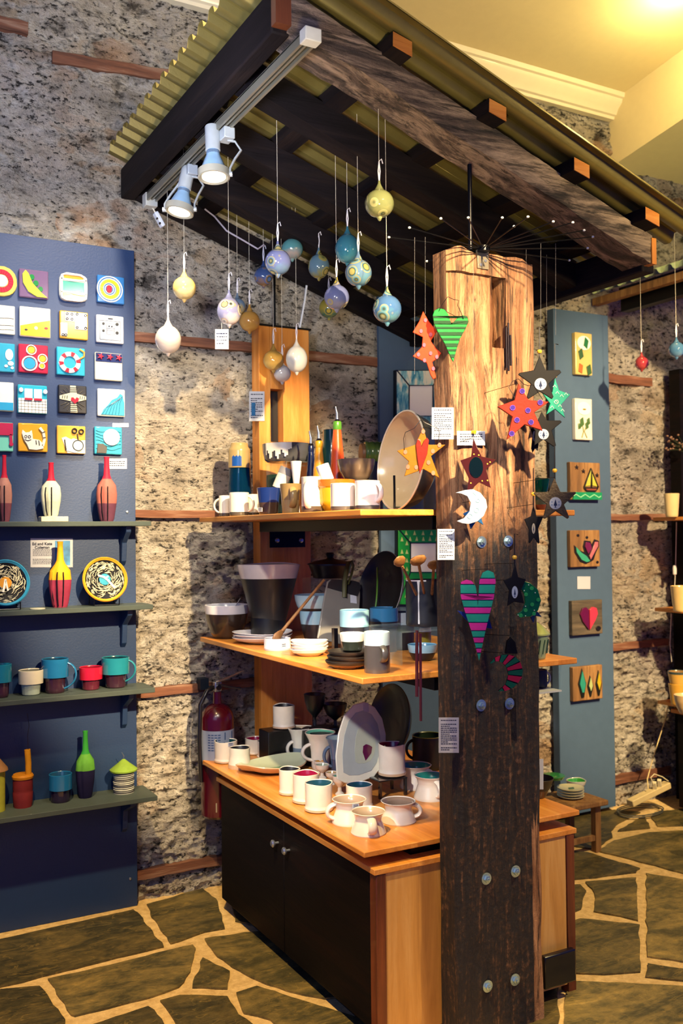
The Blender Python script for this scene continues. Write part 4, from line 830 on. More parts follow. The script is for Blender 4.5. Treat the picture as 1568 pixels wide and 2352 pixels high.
def float_mesh(R, k):
    P_ = [(0, -R*k-.012), (.004, -R*k-.010), (.010, -R*k*.97)]
    for i in range(1, 15):
        t = -math.pi/2+math.pi*.80*i/14*1.0+.25; r = R*math.cos(t) if t > -1.2 else R*math.cos(t); zz = R*k*math.sin(t)
        if r > .004: P_.append((r, zz))
    rl, zl = P_[-1]; P_ += [(rl*.72, zl+R*.16), (rl*.48, zl+R*.32), (rl*.27, zl+R*.5), (.004, zl+R*.68), (0, zl+R*.7)]
    return P_
def hang_float(px, py, rp, cs, label, k, spots, R=.047, group='glass floats under the canopy', wmax=None, ztop=None):
    w_ = F*R/rp
    wl = 3.95+0*(px); c = atd(px, py, w_)
    if ztop is None and (c.y > -.2 or w_ > wmax_for(px)): c = at(px, py, y=-.2 if 600 < px < 720 else -.14); w_ = dep(c); R = rp*w_/F
    T = thing('glass_float', label, 'ornament', c-V((0, 0, R*k+.012)), group)
    P_ = float_mesh(R, k); gp = P_[-1][1]
    part('globe', MB().lathe(c, P_, 40), blown(*cs, px*.37, spots), T)
    nk = V((0, 0, 0)); gt = c+V((0, 0, gp))
    part('ribbon', MB().tube([gt-V((0, 0, .004)), gt+HR*.003+V((0, 0, .03)), gt+V((0, 0, .062))], .0022, 6).tube([gt-V((0, 0, .004)), gt-HR*.003+V((0, 0, .03)), gt+V((0, 0, .062)), gt+HR*.008+V((0, 0, .07)), gt+HR*.012+V((0, 0, .055))], .0018, 6), M_RIBBON, T)
    zt = (rz(c.x)+.15) if ztop is None else ztop
    part('cord', MB().tube([gt+V((0, 0, .06)), V((c.x, c.y, zt))], .0008, 5), M_STRING, T); return T
def wmax_for(px): return dep(at(px, 700, y=-.2))
for q in FL: hang_float(*q[:3], q[3], q[4], q[5], q[6], .053 if q[0] == 386 else .047)
T = card(FW(3.75), NC, 494, 756, 525, 802, 'paper_tag', 'small white paper tag hanging under the lilac and white float', 'tag', lines=4)
part('cord', MB().tube([atd(509, 757, 3.75), atd(509, 740, 3.75)], .001, 5), M_STRING, T)
# ================================================================== TOP SHELF OF THE DISPLAY
ZS1, ZS2, ZC = 1.675, 1.152, .618
WH, GR, KH = 'e6dfd2', '4a4a50', 'a08a5c'
SB = [(.16, 0), (2, 1)]
pot('mug', 'white mug with handle to the left at the far end of the highest shelf', 'mug', (503, 530, 1139, 1188), ZS1, 'mug', ['4e4a42', WH, WH], SB, 2, -.36, (180, .85, .2, .85, .0045, 1))
pot('mug', 'white mug with handle to the right, second from left on highest shelf', 'mug', (527, 572, 1132, 1188), ZS1, 'mug', ['4e4a42', WH, WH], SB, 2, -.47, (-10, .85, .2, .55, .005, 1))
pot('mug', 'partly hidden white mug behind the dark blue dripped cup', 'mug', (566, 596, 1136, 1188), ZS1, 'mug', ['4e4a42', 'd8d0c0', 'd8d0c0'], SB, 2, -.42)
J = at(548, 1188, y=-.2)
pot('glass_jar', 'blue glass jar under an upturned stoneware cup, left on the highest shelf', 'jar', (522, 580, 1076, 1188), ZS1, [(.98, 0), (1, .03), (.86, .95), (.85, 1)], [], mats=[glass('1a6a9a'), plain('123a5a', .1, 0, .5)], y=-.2)
zj = at(548, 1076, y=-.2).z
pot('cup', 'upturned khaki cup with a blue splash standing on the blue glass jar', 'cup', (524, 575, 1018, 1076), zj+.002, [(.98, 0), (1, .05), (.97, .75), (.8, .86), (.8, .93), (.74, 1)], [], mats=[(lambda: blown('1a4a90', '1a4a90', '1a4a90', 1, False))(), glaze('a08a5c'), glaze('a08a5c')], bands=[(.02, 0), (.62, 1), (2, 1)], y=-.2, lid=True)
p = T_R[list(T_R)[-1]]
pc = p[0]; R = p[1]
fr = lambda a, b: pc+V((math.sin(a), -math.cos(a), 0))*(R*1.004)+V((0, 0, b))
T = [o for o in COL.objects if o.name.startswith('cup') and o.get('label', '').startswith('upturned')][0]
mb = MB()
for i in range(10): a = -1.1+i*.09; mb.plate([(a, .006), (a+.09, .006), (a+.09, .05+.004*math.sin(i*2)), (a, .05+.004*math.sin(i*2-2))], fr, NW, 0, .0012)
part('blue_splash', mb, glaze('1a4a98'), T)
pot('cup', 'dark blue cup with drips over a brown base and a small paper label', 'cup', (590, 644, 1121, 1186), ZS1, 'taper', ['4a3a30', '1a3070', '101a40'], [(.5, 0), (2, 1)], 2, -.66, sticker=(-130, .2))
pot('mug', 'khaki brown mug with its handle facing forward on the highest shelf', 'mug', (643, 692, 1112, 1184), ZS1, 'taper', [KH, '8a744a', '6a5634'], [(.5, 0), (2, 1)], 2, -.86, (-75, .85, .25, .5, .007, 0))
pot('mug', 'tall white mug with shadowy handle in front, centre of the highest shelf', 'mug', (692, 742, 1096, 1180), ZS1, [(.95, 0), (1, .04), (.97, .9), (1, 1)], ['5a4a3c', WH, 'cfc8bc'], SB, 2, -1.04, (-110, .85, .15, .5, .006, 1))
pot('bowl', 'orange and yellow glazed cup behind the two whitest mugs', 'bowl', (726, 816, 1103, 1179), ZS1, [(.55, 0), (.6, .05), (.88, .3), (.92, .75), (1, .8), (1, 1)], ['d9a018', 'd2691a', 'b05a14'], [(.78, 0), (2, 1)], 2, -1.08)
pot('mug', 'white mug with grey base, left of the two in front of the orange cup', 'mug', (759, 815, 1111, 1175), ZS1, 'mug', ['56504e', 'e8e4e4', 'd8d4d0'], SB, 2, -1.28, (10, .9, .3, .35, .0055, 1))
pot('mug', 'white mug with grey base and curved handle at the shelf corner', 'mug', (815, 873, 1105, 1172), ZS1, 'mug', ['44464e', 'e4e4ec', 'd8d4d0'], [(.2, 0), (2, 1)], 2, -1.37, (-40, .9, .3, .42, .0055, 1))
q = at(640, 1120, y=-.62); pot('beaker', 'small white beaker leaning to the right inside the dark cup', 'beaker', (624, 656, 1072, 1122), at(640, 1122, y=-.62).z, 'crock', ['dcd6c8', '8a8a90', 'c8c2b4'], [(.7, 0), (2, 1)], 2, -.62, tilt=HR*.42+V((0, 0, 1)))
pot('beaker', 'small white cup tipped to the left resting on the orange bowl', 'beaker', (737, 768, 1066, 1104), at(752, 1104, y=-1.08).z, 'crock', ['eae6ea', 'c8c4c8'], y=-1.08, tilt=-HR*.35+V((0, 0, 1)))
# acrylic riser with bowl
a, b = at(598, 1066, y=-.62), at(706, 1066, y=-.36)
def acrylic():
    m = bpy.data.materials.new('clear_acrylic'); nt, N, L, P = nodes(m); tr = mk(nt, 'ShaderNodeBsdfTransparent'); tr.inputs[0].default_value = (.93, .97, .98, 1)
    P.inputs['Base Color'].default_value = (.6, .75, .8, 1); P.inputs['Roughness'].default_value = .05; mx = mk(nt, 'ShaderNodeMixShader'); mx.inputs[0].default_value = .07
    L.new(tr.outputs[0], mx.inputs[1]); L.new(P.outputs[0], mx.inputs[2]); L.new(mx.outputs[0], N['Material Output'].inputs[0]); return m
M_ACR = acrylic()
T = thing('acrylic_riser', 'clear acrylic riser carrying the dripped grey bowl', 'riser', V(((a.x+b.x)/2, -.48, ZS1)))
zr_ = at(650, 1062, y=-.48).z
part('top_sheet', MB().box(.30, .56, -.56, -.36, zr_-.004, zr_), M_ACR, T)
part('leg_sheet', MB().box(.30, .304, -.56, -.36, ZS1+.001, zr_-.004), M_ACR, T); part('leg_sheet', MB().box(.556, .56, -.56, -.36, ZS1+.001, zr_-.004), M_ACR, T)
pot('bowl', 'wide grey bowl with white dripping glaze standing on the acrylic riser', 'bowl', (602, 716, 1021, 1060), zr_+.001, [(.8, 0), (.9, .12), (.98, .6), (1, 1)], ['4a4c52', '4a4c52', '8a8a86'], y=-.47)
T = [o for o in COL.objects if o.get('label', '').startswith('wide grey bowl')][0]; pc, R, H = T_R[T.name]
mb = MB()
for i in range(16):
    a = -.95+i*.075; k = .35 if i < 12 else .45; k += .25*math.sin(i*1.4); k = max(.05, k)
    fr = lambda a_, b_: pc+(HR*math.sin(a_)-HD*math.cos(a_))*(R*(.985+.02*b_/H))+V((0, 0, b_)); mb.plate([(a, H*k), (a+.075, H*k), (a+.075, H), (a, H)], fr, -HD, 0, .0015)
part('white_drip', mb, glaze('e0dcd2'), T)
pot('box_dish', 'low dark green dish under the acrylic riser', 'dish', (612, 684, 1092, 1130), ZS1+.0, 'crock', ['15301f', '0a140e'], y=-.48)
# bottles
def oil_bottle(px0, px1, py0, y, col, ring, label, pour=True, hcut=.0):
    c, R, H, w_ = solve((px0, px1, py0, 1180), ZS1, y); T = thing('oil_bottle', label, 'bottle', c, 'oil bottles on the highest shelf')
    part('body', MB().lathe(c, prof([(.9, 0), (1, .03), (1.0, .25), (.80, .60), (.46, .93), (.46, .98)], R, H, [(2, 0)], 0, .003), 32), glaze(col), T)
    part('collar', MB().lathe(c+V((0, 0, H*.9)), [(R*.52, 0), (R*.55, .004), (R*.55, H*.07), (R*.48, H*.09), (0, H*.09)], 24), glaze(ring), T)
    if pour:
        t = c+V((0, 0, H*.98)); part('stopper', MB().lathe(t, [(0, 0), (.010, 0), (.011, .006), (.007, .012), (0, .012)], 14), M_BLACK, T)
        part('pourer', MB().tube([t+V((0, 0, .01)), t+V((0, 0, .035)), t+V((-.004, 0, .05)), t+V((-.006, 0, .062))], [.006, .005, .0035, .003], 10), M_STEEL, T)
oil_bottle(717, 750, 1011, -.82, 'c88a1a', 'b88a14', 'tall mustard oil bottle with steel pourer')
oil_bottle(757, 795, 966, -.84, 'e2571a', '4f8a2a', 'tall orange oil bottle with green collar and steel pourer')
oil_bottle(702, 728, 1022, -.70, '14204a', '101a3a', 'dark blue bottle half hidden behind the mustard one')
pot('glass_jar', 'dark green ribbed glass jar behind the orange oil bottle', 'jar', (738, 786, 988, 1180), ZS1, 'jar', ['1f4a3a', '14302a'], y=-.55)
pot('vase', 'slender white waisted vase under the grey bowl', 'vase', (668, 694, 1060, 1180), ZS1, [(.6, 0), (.5, .3), (.55, .6), (.9, .9), (1, 1)], ['dfe0e4', 'c8c8cc'], y=-.72)
pot('bowl', 'deep grey brown bowl beside the big oval platter', 'bowl', (774, 862, 1056, 1104), at(818, 1104, y=-1.0).z, 'tbowl', ['6a5a4c', '6a5a4c', '8a7a64'], y=-1.0)
pot('bowl', 'grey bowl under the deep brown one behind the white mugs', 'bowl', (784, 862, 1104, 1176), ZS1, 'crock', ['5a4e44', '3c342e'], y=-1.0)
# lying green jar
c = at(835, 1042, y=-.62); axj = (V((0, 0, 1)), V((.3, .95, 0)).normalized(), V((.95, -.3, 0)).normalized())
T = thing('storage_jar', 'green ribbed jar lying on its side with a round wooden lid', 'jar', V((c.x, c.y, c.z-.05)))
R = .052
part('body', MB().lathe(c, [(R*.9, 0)]+[(R*(1+.03*math.sin(i*1.6)), .004+i*.006) for i in range(17)]+[(R*.8, .11), (0, .11)], 32, None, axj), glaze('5f7a34'), T)
part('lid', MB().lathe(c, [(0, -.014), (R*.80, -.014), (R*.86, -.009), (R*.86, 0), (0, 0)], 32, None, axj), M_SPOON, T)
pot('box_riser', 'black box under the green jar lying on the highest shelf', 'riser', (812, 880, 1062, 1176), ZS1, 'crock', ['15151c', '15151c'], y=-.62, lid=True)
# big oval platter on edge
def disc_on_edge(name, label, cat, pts_px, w_, cols, tilt=.25, yaw=0, th=.006, dep_=.03, rim=None, group=None, squash=None, extra=None, roll=0):
    """pts_px: (cx, cy, half width, half height) in px; a shallow dish standing on edge, leaning back"""
    cx, cy, rw, rh = pts_px; c = atd(cx, cy, w_); Rv = rh*w_/F
    # horizontal foreshortening gives the yaw
    Rt = (squash or 1.0)*Rv; k = min(1, rw/(rh*(squash or 1.0))); ang = math.acos(k)*yaw
    X = HR*math.cos(ang)+HD*math.sin(ang); Z = V((0, 0, 1)); N = X.cross(Z); X, Z = X*math.cos(roll)-Z*math.sin(roll), Z*math.cos(roll)+X*math.sin(roll)  # N points to the viewer when ang=0
    Z2 = (Z*math.cos(tilt)-N*math.sin(tilt)).normalized(); N2 = X.cross(Z2)
    T = thing(name, label, cat, c-Z2*Rv, group); sq = Rt/Rv
    P_ = [(0, -dep_), (Rv*.55, -dep_), (Rv*.9, -dep_*.55), (Rv, 0), (Rv*.985, .003, 1), (Rv*.88, -dep_*.45+th*.5, 1), (Rv*.5, -dep_+th, 1), (0, -dep_+th, 1)]
    P_ = [p if len(p) == 3 else (p[0], p[1], 0) for p in P_]
    part('dish', MB().lathe(c, P_, 56, extra, (X*sq, Z2, N2)), [glaze(q) if isinstance(q, str) else q for q in cols], T)
    if rim: part('rim_line', MB().tube([c+X*sq*math.cos(t*math.pi/28)*Rv*.99+Z2*math.sin(t*math.pi/28)*Rv*.99+N2*.002 for t in range(56)], .0035, 6, closed=True), glaze(rim), T)
    return T, c, X, Z2, N2, Rv
BIG = disc_on_edge('oval_platter', 'huge oval platter standing on edge, cream inside and grey behind, against the post', 'platter', (920, 1057, 44, 116), 3.36, ['4a4d50', 'd8c498'], .12, -1, .006, .10, 'e8dcc0', roll=.2)
solo('plate_stand', MB().tube([at(906, 1168, y=-1.33), at(905, 1092, y=-1.33)], .004, 8).tube([at(906, 1166, y=-1.33), at(940, 1166, y=-1.1)], .004, 8), M_BLKMET, at(906, 1168, y=-1.33), 'thin black metal stand holding the huge oval platter', 'stand')
for (bx, yy, nm) in (((966, 1010, 1092, 1172), -.98, 'clear glass storage jar squeezed between the oval platter and the post'), ((975, 1006, 1020, 1090), -.8, 'second clear glass jar behind the hanging yellow star')):
    pot('glass_jar', nm, 'jar', bx, ZS1 if bx[3] > 1100 else at(990, 1090, y=-.8).z, 'jar', [], mats=[M_ACR, M_ACR], y=yy)
pot('riser', 'dark box stand under the rear glass jar on the highest shelf', 'riser', (972, 1008, 1092, 1172), ZS1, 'crock', ['20222c', '20222c'], y=-.8, lid=True)
# right of the post
pot('glass_bowl', 'green tinted glass bowl right of the post on the highest shelf', 'bowl', (1222, 1262, 1100, 1140), at(1240, 1139, y=-1.46).z, 'bowl', [], mats=[glass('2f8a80'), glass('2f8a80')], y=-1.46)
pot('glass_bowl', 'second glass bowl with pink food coloured base, lower right of the post', 'bowl', (1222, 1268, 1138, 1172), ZS1, 'bowl', ['7a3a3a', '2f6a6a', '2f6a6a'], [(.4, 0), (2, 1)], y=-1.46)
# papers pinned to the uprights and post
FPL = FY(PY0-.012)
T = card(FY(-.132), NW, 572, 899, 607, 967, 'leaflet', 'cream leaflet with small green picture beside the orange upright', 'leaflet', lines=12, img=(577, 925, 586, 955))
card(FY(-1.672), NW, 991, 936, 1041, 1009, 'notice', 'white printed notice taped to the left edge of the post, top one', 'notice', lines=15)
card(FY(-1.672), NW, 1049, 990, 1113, 1023, 'notice', 'wide white card pinned on the post above the small dark star', 'notice', lines=4)
solo('map_pin', MB().lathe(at(1085, 993, y=-1.675), [(0, 0), (.006, 0), (.004, .006), (.006, .012), (0, .013)], 14, None, (V((1, 0, 0)), V((0, 0, 1)), NW)), plain('d8b81a', .3), at(1085, 993, y=-1.675), 'yellow pin holding the wide white card on the post', 'pin')
card(FY(-1.672), NW, 1004, 1215, 1043, 1286, 'notice', 'white printed notice on the post edge beside the wooden spoons', 'notice', lines=16)
card(FY(-1.672), NW, 1007, 1648, 1053, 1729, 'notice', 'pale printed notice on the post edge above the white mugs', 'notice', lines=16)
# ================================================================== MIDDLE SHELF
BW = ['1d1d22', 'e4e6ee', 'd8dce4']; BU = ['1b1d28', '86b6cc', '5a8ab0']; RB = [(.72, 0), (2, 1)]
pot('bowl', 'black bowl with white rim at the left end of the middle shelf', 'bowl', (467, 568, 1384, 1468), ZS2, 'tbowl', ['3a2c24', 'e2e2ea', 'cfd4de'], RB)
c = T_R[list(T_R)[-1]]; b_ = c[0]
solo('whisk_spoon', MB().tube([b_+V((.02, 0, c[2]*.7)), b_+V((.05, -.02, c[2]+.02)), b_+V((.055, -.025, c[2]+.028))], .002, 6), M_STEEL, b_+V((.02, 0, c[2]*.7)), 'tiny metal spoon handle sticking out of the white rimmed bowl', 'spoon')
pot('mixing_bowl', 'tall black funnel shaped bowl with white spouted rim on a black stand', 'bowl', (545, 690, 1296, 1428), ZS2+.055, 'cone', ['1c1c20', 'e2e0dc', 'b8b8a0'], [(.8, 0), (2, 1)], 2, y=-.42, wob=.01)
pot('ring_stand', 'black ring stand under the funnel shaped bowl', 'stand', (576, 656, 1418, 1466), ZS2, 'crock', ['0e0e12', '0e0e12'], y=-.42, lid=True)
# casserole on riser
zr2 = at(757, 1330, y=-.5).z
T = thing('acrylic_riser', 'clear acrylic riser under the black lidded casserole', 'riser', V((.62, -.42, ZS2)))
part('top_sheet', MB().box(.50, .76, -.56, -.30, zr2-.005, zr2), M_ACR, T)
part('leg_sheet', MB().box(.50, .504, -.56, -.30, ZS2+.001, zr2-.005), M_ACR, T); part('leg_sheet', MB().box(.756, .76, -.56, -.30, ZS2+.001, zr2-.005), M_ACR, T)
c, R, H, w_ = solve((708, 809, 1286, 1328), zr2+.001, -.43)
T = thing('casserole', 'glossy black lidded casserole on the acrylic riser', 'casserole', c)
part('body', MB().lathe(c, prof([(.72, 0), (.78, .03), (.9, .6), (.98, .95), (.98, 1)], R, H*.75, [(2, 0)], 0), 40), glaze('0c0c10'), T)
part('lid', MB().lathe(c+V((0, 0, H*.75)), [(0, 0), (R*1.04, 0), (R*1.04, .004), (R*.7, .016), (R*.2, .024), (R*.14, .03), (R*.2, .045), (R*.16, .052), (0, .053)], 40), glaze('101014'), T)
pot('bowl', 'blue white and black bowl, upper of the stack behind the wooden spoon', 'bowl', (676, 770, 1366, 1412), at(722, 1412, y=-.62).z, 'tbowl', ['16161e', '9ab8c4', '7aa0b4'], [(.35, 0), (2, 1)], y=-.62)
pot('bowl', 'blue white and black bowl, lower of the stack behind the wooden spoon', 'bowl', (688, 764, 1402, 1480), ZS2, 'tbowl', ['16161e', '8ab4c8', '7aa0b4'], [(.6, 0), (2, 1)], y=-.62)
# stacked shallow plates
def stack(px0, px1, pb, z, ys, n, h, hp, cols, name, cat, base_label, group, wob=.12, shape='plate'):
    for k in range(n):
        c, R, H, w_ = solve((px0, px1, pb-hp, pb), z, None)
        c = c+V((.004*math.sin(k*3), .004*math.cos(k*2), k*h)); T = thing(name, base_label[k], cat, c, group)
        sd = k*1.3+px0
        fn = lambda t, r, zz, i: (r*(1+.03*math.sin(2*t+sd)+.015*math.sin(3*t)), zz+(wob*.02*math.sin(2*t+sd) if zz > .012 else 0))
        part('body', MB().lathe(c, prof(SH[shape], R*(1-.02*k), .026, [(.5, 0), (2, 1)], 1, .004, False, .75), 44, fn), [glaze(q) for q in cols], T); LASTS.append((c, R))
LASTS = []
PL = ['c8a88a', 'e6e6ec']
stack(527, 668, 1484, ZS2, -.7, 3, .010, 30, PL, 'plate', 'plate', ['bottom plate of the white irregular stack at the middle shelf edge', 'middle plate of the white irregular stack at the middle shelf edge', 'top plate of the white irregular stack at the middle shelf edge'], 'white plates on the middle shelf')
stack(665, 754, 1511, ZS2, -.9, 4, .0095, 30, PL, 'dish', 'dish', ['bottom dish of the small white stack right of the spoon rest', 'second dish from below in the small white stack', 'third dish from below in the small white stack', 'top dish of the small white stack with a price sticker'], 'small white dishes on the middle shelf')
# spoon rest and spoon
pot('spoon_rest', 'small white round spoon rest at the shelf edge with price label', 'dish', (604, 666, 1462, 1496), ZS2, 'crock', ['9aa0b0', 'e4e6f0', 'c8d0e0'], [(.15, 0), (2, 1)], 2, sticker=(-60, .5))
a, b = at(634, 1466, y=-.74), at(744, 1332, y=-.72)
d = (b-a).normalized()
T = thing('wooden_spoon', 'long wooden spoon leaning across the bowls with its bowl in the white rest', 'spoon', a)
part('handle', MB().tube([a.lerp(b, t) for t in (.12, .5, 1)], [.0065, .006, .0055], 10), M_SPOON, T)
part('spoon_head', MB().tube([a.lerp(b, t) for t in (-.06, -.03, .02, .08, .13)], [.003, .014, .019, .014, .0065], 14, 0, .4), M_SPOON, T)
# leaning board with leather strap
FB2 = FW(3.62)
T = thing('serving_board', 'grey serving board with dark top and leather strap leaning behind the cups', 'board', atd(760, 1462, 3.62))
fr = lambda a, b: at(a, b, y=-.86)+V((0, .0012*(1470-b)*.6, 0))
part('board', MB().plate([(727, 1466), (788, 1482), (832, 1420), (845, 1372), (850, 1345), (845, 1338), (838, 1336), (786, 1332), (776, 1338), (762, 1372)], fr, NW, 0, .010), glaze('6f6e6c'), T, bevel=.003)
part('dark_top', MB().plate([(776, 1342), (786, 1332), (838, 1336), (849, 1340), (850, 1352), (838, 1372), (806, 1362), (772, 1352)], fr, NW, .0105, .0115), plain('26262c', .3), T)
part('leather_strap', MB().tube([fr(806, 1374)+NW*.014, fr(812, 1340)+NW*.02, fr(822, 1312)+NW*.02, fr(832, 1292)+NW*.016, fr(840, 1290)+NW*.014, fr(842, 1302)+NW*.014, fr(833, 1322)+NW*.016, fr(820, 1345)+NW*.014], .003, 8, 0, 3), plain('3a3c1c', .5), T)
part('price_sticker', MB().plate([(822, 1368), (836, 1370), (833, 1388), (819, 1386)], fr, NW, .0105, .0112), M_PAPER, T)
solo('chopstick_stand', MB().box(*(lambda a: (a.x-.008, a.x+.008))(at(769, 1490, y=-.95)), -.96, -.94, ZS2, at(769, 1443, y=-.95).z), M_BLACK, at(769, 1490, y=-.95), 'short black upright bar behind the saucers on the middle shelf', 'stand')
# big dark plate behind
DK = disc_on_edge('display_plate', 'glossy black plate with a green arc standing on the middle shelf', 'plate', (872, 1352, 46, 88), 3.75, ['07080a', '0b0c10'], .22, -1, .005, .03, None)
T, c, X, Z2, N2, Rv = DK
part('green_arc', MB().tube([c+X*Rv*(.2+.25*math.sin(t*.3))-X*Rv*.45+Z2*Rv*(.55-.22*t)+N2*(.004) for t in range(6)], .0035, 6), glaze('4a7a24'), T)
part('edge_dots', MB().tube([c+X*math.cos(t*math.pi/28)*Rv*.995+Z2*math.sin(t*math.pi/28)*Rv*.995+N2*.001 for t in range(-8, 22)], .0015, 5), glaze('9a9a98'), T)
# cups
pot('cup', 'black cup with wide pale blue band, upper cup of the left pair', 'cup', (780, 848, 1401, 1470), at(813, 1470, y=-1.08).z, 'crock', BU, [(.5, 0), (2, 1)], y=-1.08)
pot('cup', 'black stoneware cup under the pale blue banded one', 'cup', (782, 846, 1468, 1500), ZS2, 'crock', ['1b1d28', '15151c'], y=-1.06, lid=True)
pot('cup', 'dark cup with deep blue band behind the pale blue banded one', 'cup', (849, 915, 1396, 1440), at(880, 1440, y=-1.0).z, 'crock', ['1b1d28', '2f6f9e', '2a5a80'], [(.3, 0), (2, 1)], y=-1.0)
pot('cup', 'plain black cup supporting the deep blue banded one', 'cup', (851, 912, 1438, 1492), ZS2, 'crock', ['14141c', '14141c'], y=-1.0, lid=True)
pot('jug', 'tall black jug with grey blue band beside the deep blue cup', 'jug', (890, 952, 1406, 1512), ZS2, 'crock', ['15151c', '8a98a4', '4a5a6a'], [(.66, 0), (2, 1)], y=-.98)
stack(750, 852, 1541, ZS2, 0, 3, .016, 30, ['7a4a2c', '2a2624'], 'saucer', 'saucer', ['bottom dark saucer of the pile under the white banded cup', 'middle dark saucer of the pile under the white banded cup', 'top dark saucer of the pile under the white banded cup'], 'dark saucers under the banded cup', 0, 'tbowl')
pot('cup', 'black cup with white band standing on the pile of saucers', 'cup', (780, 838, 1454, 1508), ZS2+.052, 'taper', ['1c241f', 'd8dcd8', 'b0b8b8'], [(.55, 0), (2, 1)], y=-1.28)
pot('mug', 'tall grey mug with pale blue rim, handle facing forward at the shelf corner', 'mug', (837, 897, 1447, 1548), ZS2, 'crock', ['4c4844', 'bcd4dc', '8ab4cc'], [(.7, 0), (2, 1)], handle=(-65, .66, .3, .42, .006, 0))
# utensil crock on a riser
zr3 = at(965, 1437, y=-1.25).z
T = thing('acrylic_riser', 'clear riser carrying the big dark utensil crock', 'riser', V((.5, -1.25, ZS2)))
part('top_sheet', MB().box(.33, .62, -1.38, -1.12, zr3-.006, zr3), M_ACR, T)
part('leg_sheet', MB().box(.33, .334, -1.38, -1.12, ZS2+.001, zr3-.006), M_ACR, T); part('leg_sheet', MB().box(.616, .62, -1.38, -1.12, ZS2+.001, zr3-.006), M_ACR, T)
pot('utensil_crock', 'big dark blue black crock with a white glaze drip holding wooden spoons', 'crock', (932, 1024, 1332, 1434), zr3+.001, 'crock', ['14161e', '14161e'], y=-1.25)
pc, R, H = T_R[list(T_R)[-1]]; T = [o for o in COL.objects if o.get('label', '').startswith('big dark blue black')][0]
dv = (HR*math.cos(math.radians(-115))+HD*math.sin(math.radians(-115)))
part('white_drip', MB().tube([pc+dv*R*1.0+V((0, 0, H*q)) for q in (1.0, .9, .7, .4, .06)], [.006, .004, .0028, .0026, .0035], 8), glaze('d8dce4'), T)
part('white_rim', MB().tube([pc+(HR*math.cos(math.radians(g))+HD*math.sin(math.radians(g)))*R+V((0, 0, H)) for g in range(-165, -90, 8)], .003, 6), glaze('d8dce4'), T)
for k, (px, py, hx, ln) in enumerate(((918, 1290, -.4, 'left'), (960, 1288, 0, 'middle'), (996, 1298, .3, 'right dark'))):
    hd = atd(px, py, 3.15); ft = pc+V((0, 0, H*.5))+HR*(.02*(k-1))
    d = (hd-ft).normalized(); T = thing('wooden_spoon', ['pale wooden spoon leaning out to the left of the crock', 'wide wooden spoon upright in the middle of the crock', 'dark wooden spoon leaning right beside the printed notice'][k], 'spoon', ft, 'wooden spoons in the crock')
    part('handle', MB().tube([ft, hd-d*.03], .005, 8), M_SPOON if k < 2 else M_RUSTIC, T)
    r_ = [.022, .029, .022][k]; X = d.cross(HD).normalized()
    part('spoon_head', MB().lathe(hd-d*.035, [(0, 0), (.008, .004), (r_*.8, .02), (r_, .038), (r_*.85, .056), (.006, .068), (0, .069)], 20, None, (X, d.cross(X)*.35, d)), M_SPOON if k < 2 else M_RUSTIC, T)
pot('bowl', 'blue rimmed black bowl below the utensil crock', 'bowl', (936, 1004, 1480, 1530), ZS2, 'tbowl', ['14141c', '7aa8c4', '4a7a9a'], [(.55, 0), (2, 1)], y=-1.30)
pot('tumbler', 'clear glass tumbler with yellow contents under the crock riser', 'tumbler', (962, 990, 1441, 1480), at(975, 1480, y=-1.2).z, 'crock', ['8a7a2a', 'c8e4f0', '4a6a8a'], [(.75, 0), (2, 1)], y=-1.2)
T = thing('wooden_tongs', 'pair of long dark red sticks hanging from the shelf edge beside the post', 'tongs', at(958, 1655, y=-1.555))
part('stick', MB().bar(at(957, 1448, y=-1.56), at(957, 1600, y=-1.56), .010, .006), plain('3a1220', .4), T); part('stick', MB().bar(at(965, 1455, y=-1.57), at(966, 1656, y=-1.57), .008, .005), plain('3a1220', .4), T)
# shelf 2, right of the post
c, R, H, w_ = solve((1200, 1266, 1448, 1516), ZS2, None, 1, .7)
T = thing('casserole', 'green leaf patterned lidded casserole right of the post on the middle shelf', 'casserole', c)
part('body', MB().lathe(c, prof([(.66, 0), (.72, .04), (.85, .6), (.98, .93), (1, 1)], R, .085, [(2, 0)], 0), 40), glaze('7f9a80'), T)
part('lid', MB().lathe(c+V((0, 0, .085)), [(0, 0), (R*1.06, 0), (R*1.06, .005), (R*.6, .03), (R*.15, .045), (R*.18, .06), (0, .065)], 40), glaze('8f9a5c'), T)
mb = MB()
for i in range(16):
    a = i*math.pi/8; d = V((math.cos(a), math.sin(a), 0)); e = V((math.cos(a+.12), math.sin(a+.12), 0)); mb.tube([c+d*R*.83+V((0, 0, .02)), c+e*R*.95+V((0, 0, .07))], .0015, 5)
part('leaf_strokes', mb, glaze('2a4a34'), T)
T = thing('shelf_riser', 'white low shelf under the middle board carrying a dark mug, right of the post', 'riser', at(1245, 1580, y=-1.45))
zq = at(1250, 1578, y=-1.45).z; part('sheet', MB().box(.70, .90, -1.53, -1.36, zq-.006, zq), plain('b8c0c8', .3), T); part('hanger', MB().box(.895, .90, -1.53, -1.36, zq, 1.130), M_ACR, T)
pot('mug', 'dark glossy mug on the white low shelf right of the post', 'mug', (1222, 1256, 1538, 1576), zq+.001, 'mug', ['1a1c2a', 'c8cfd4'], y=-1.45, handle=(0, .85, .2, .4, .004, 1))
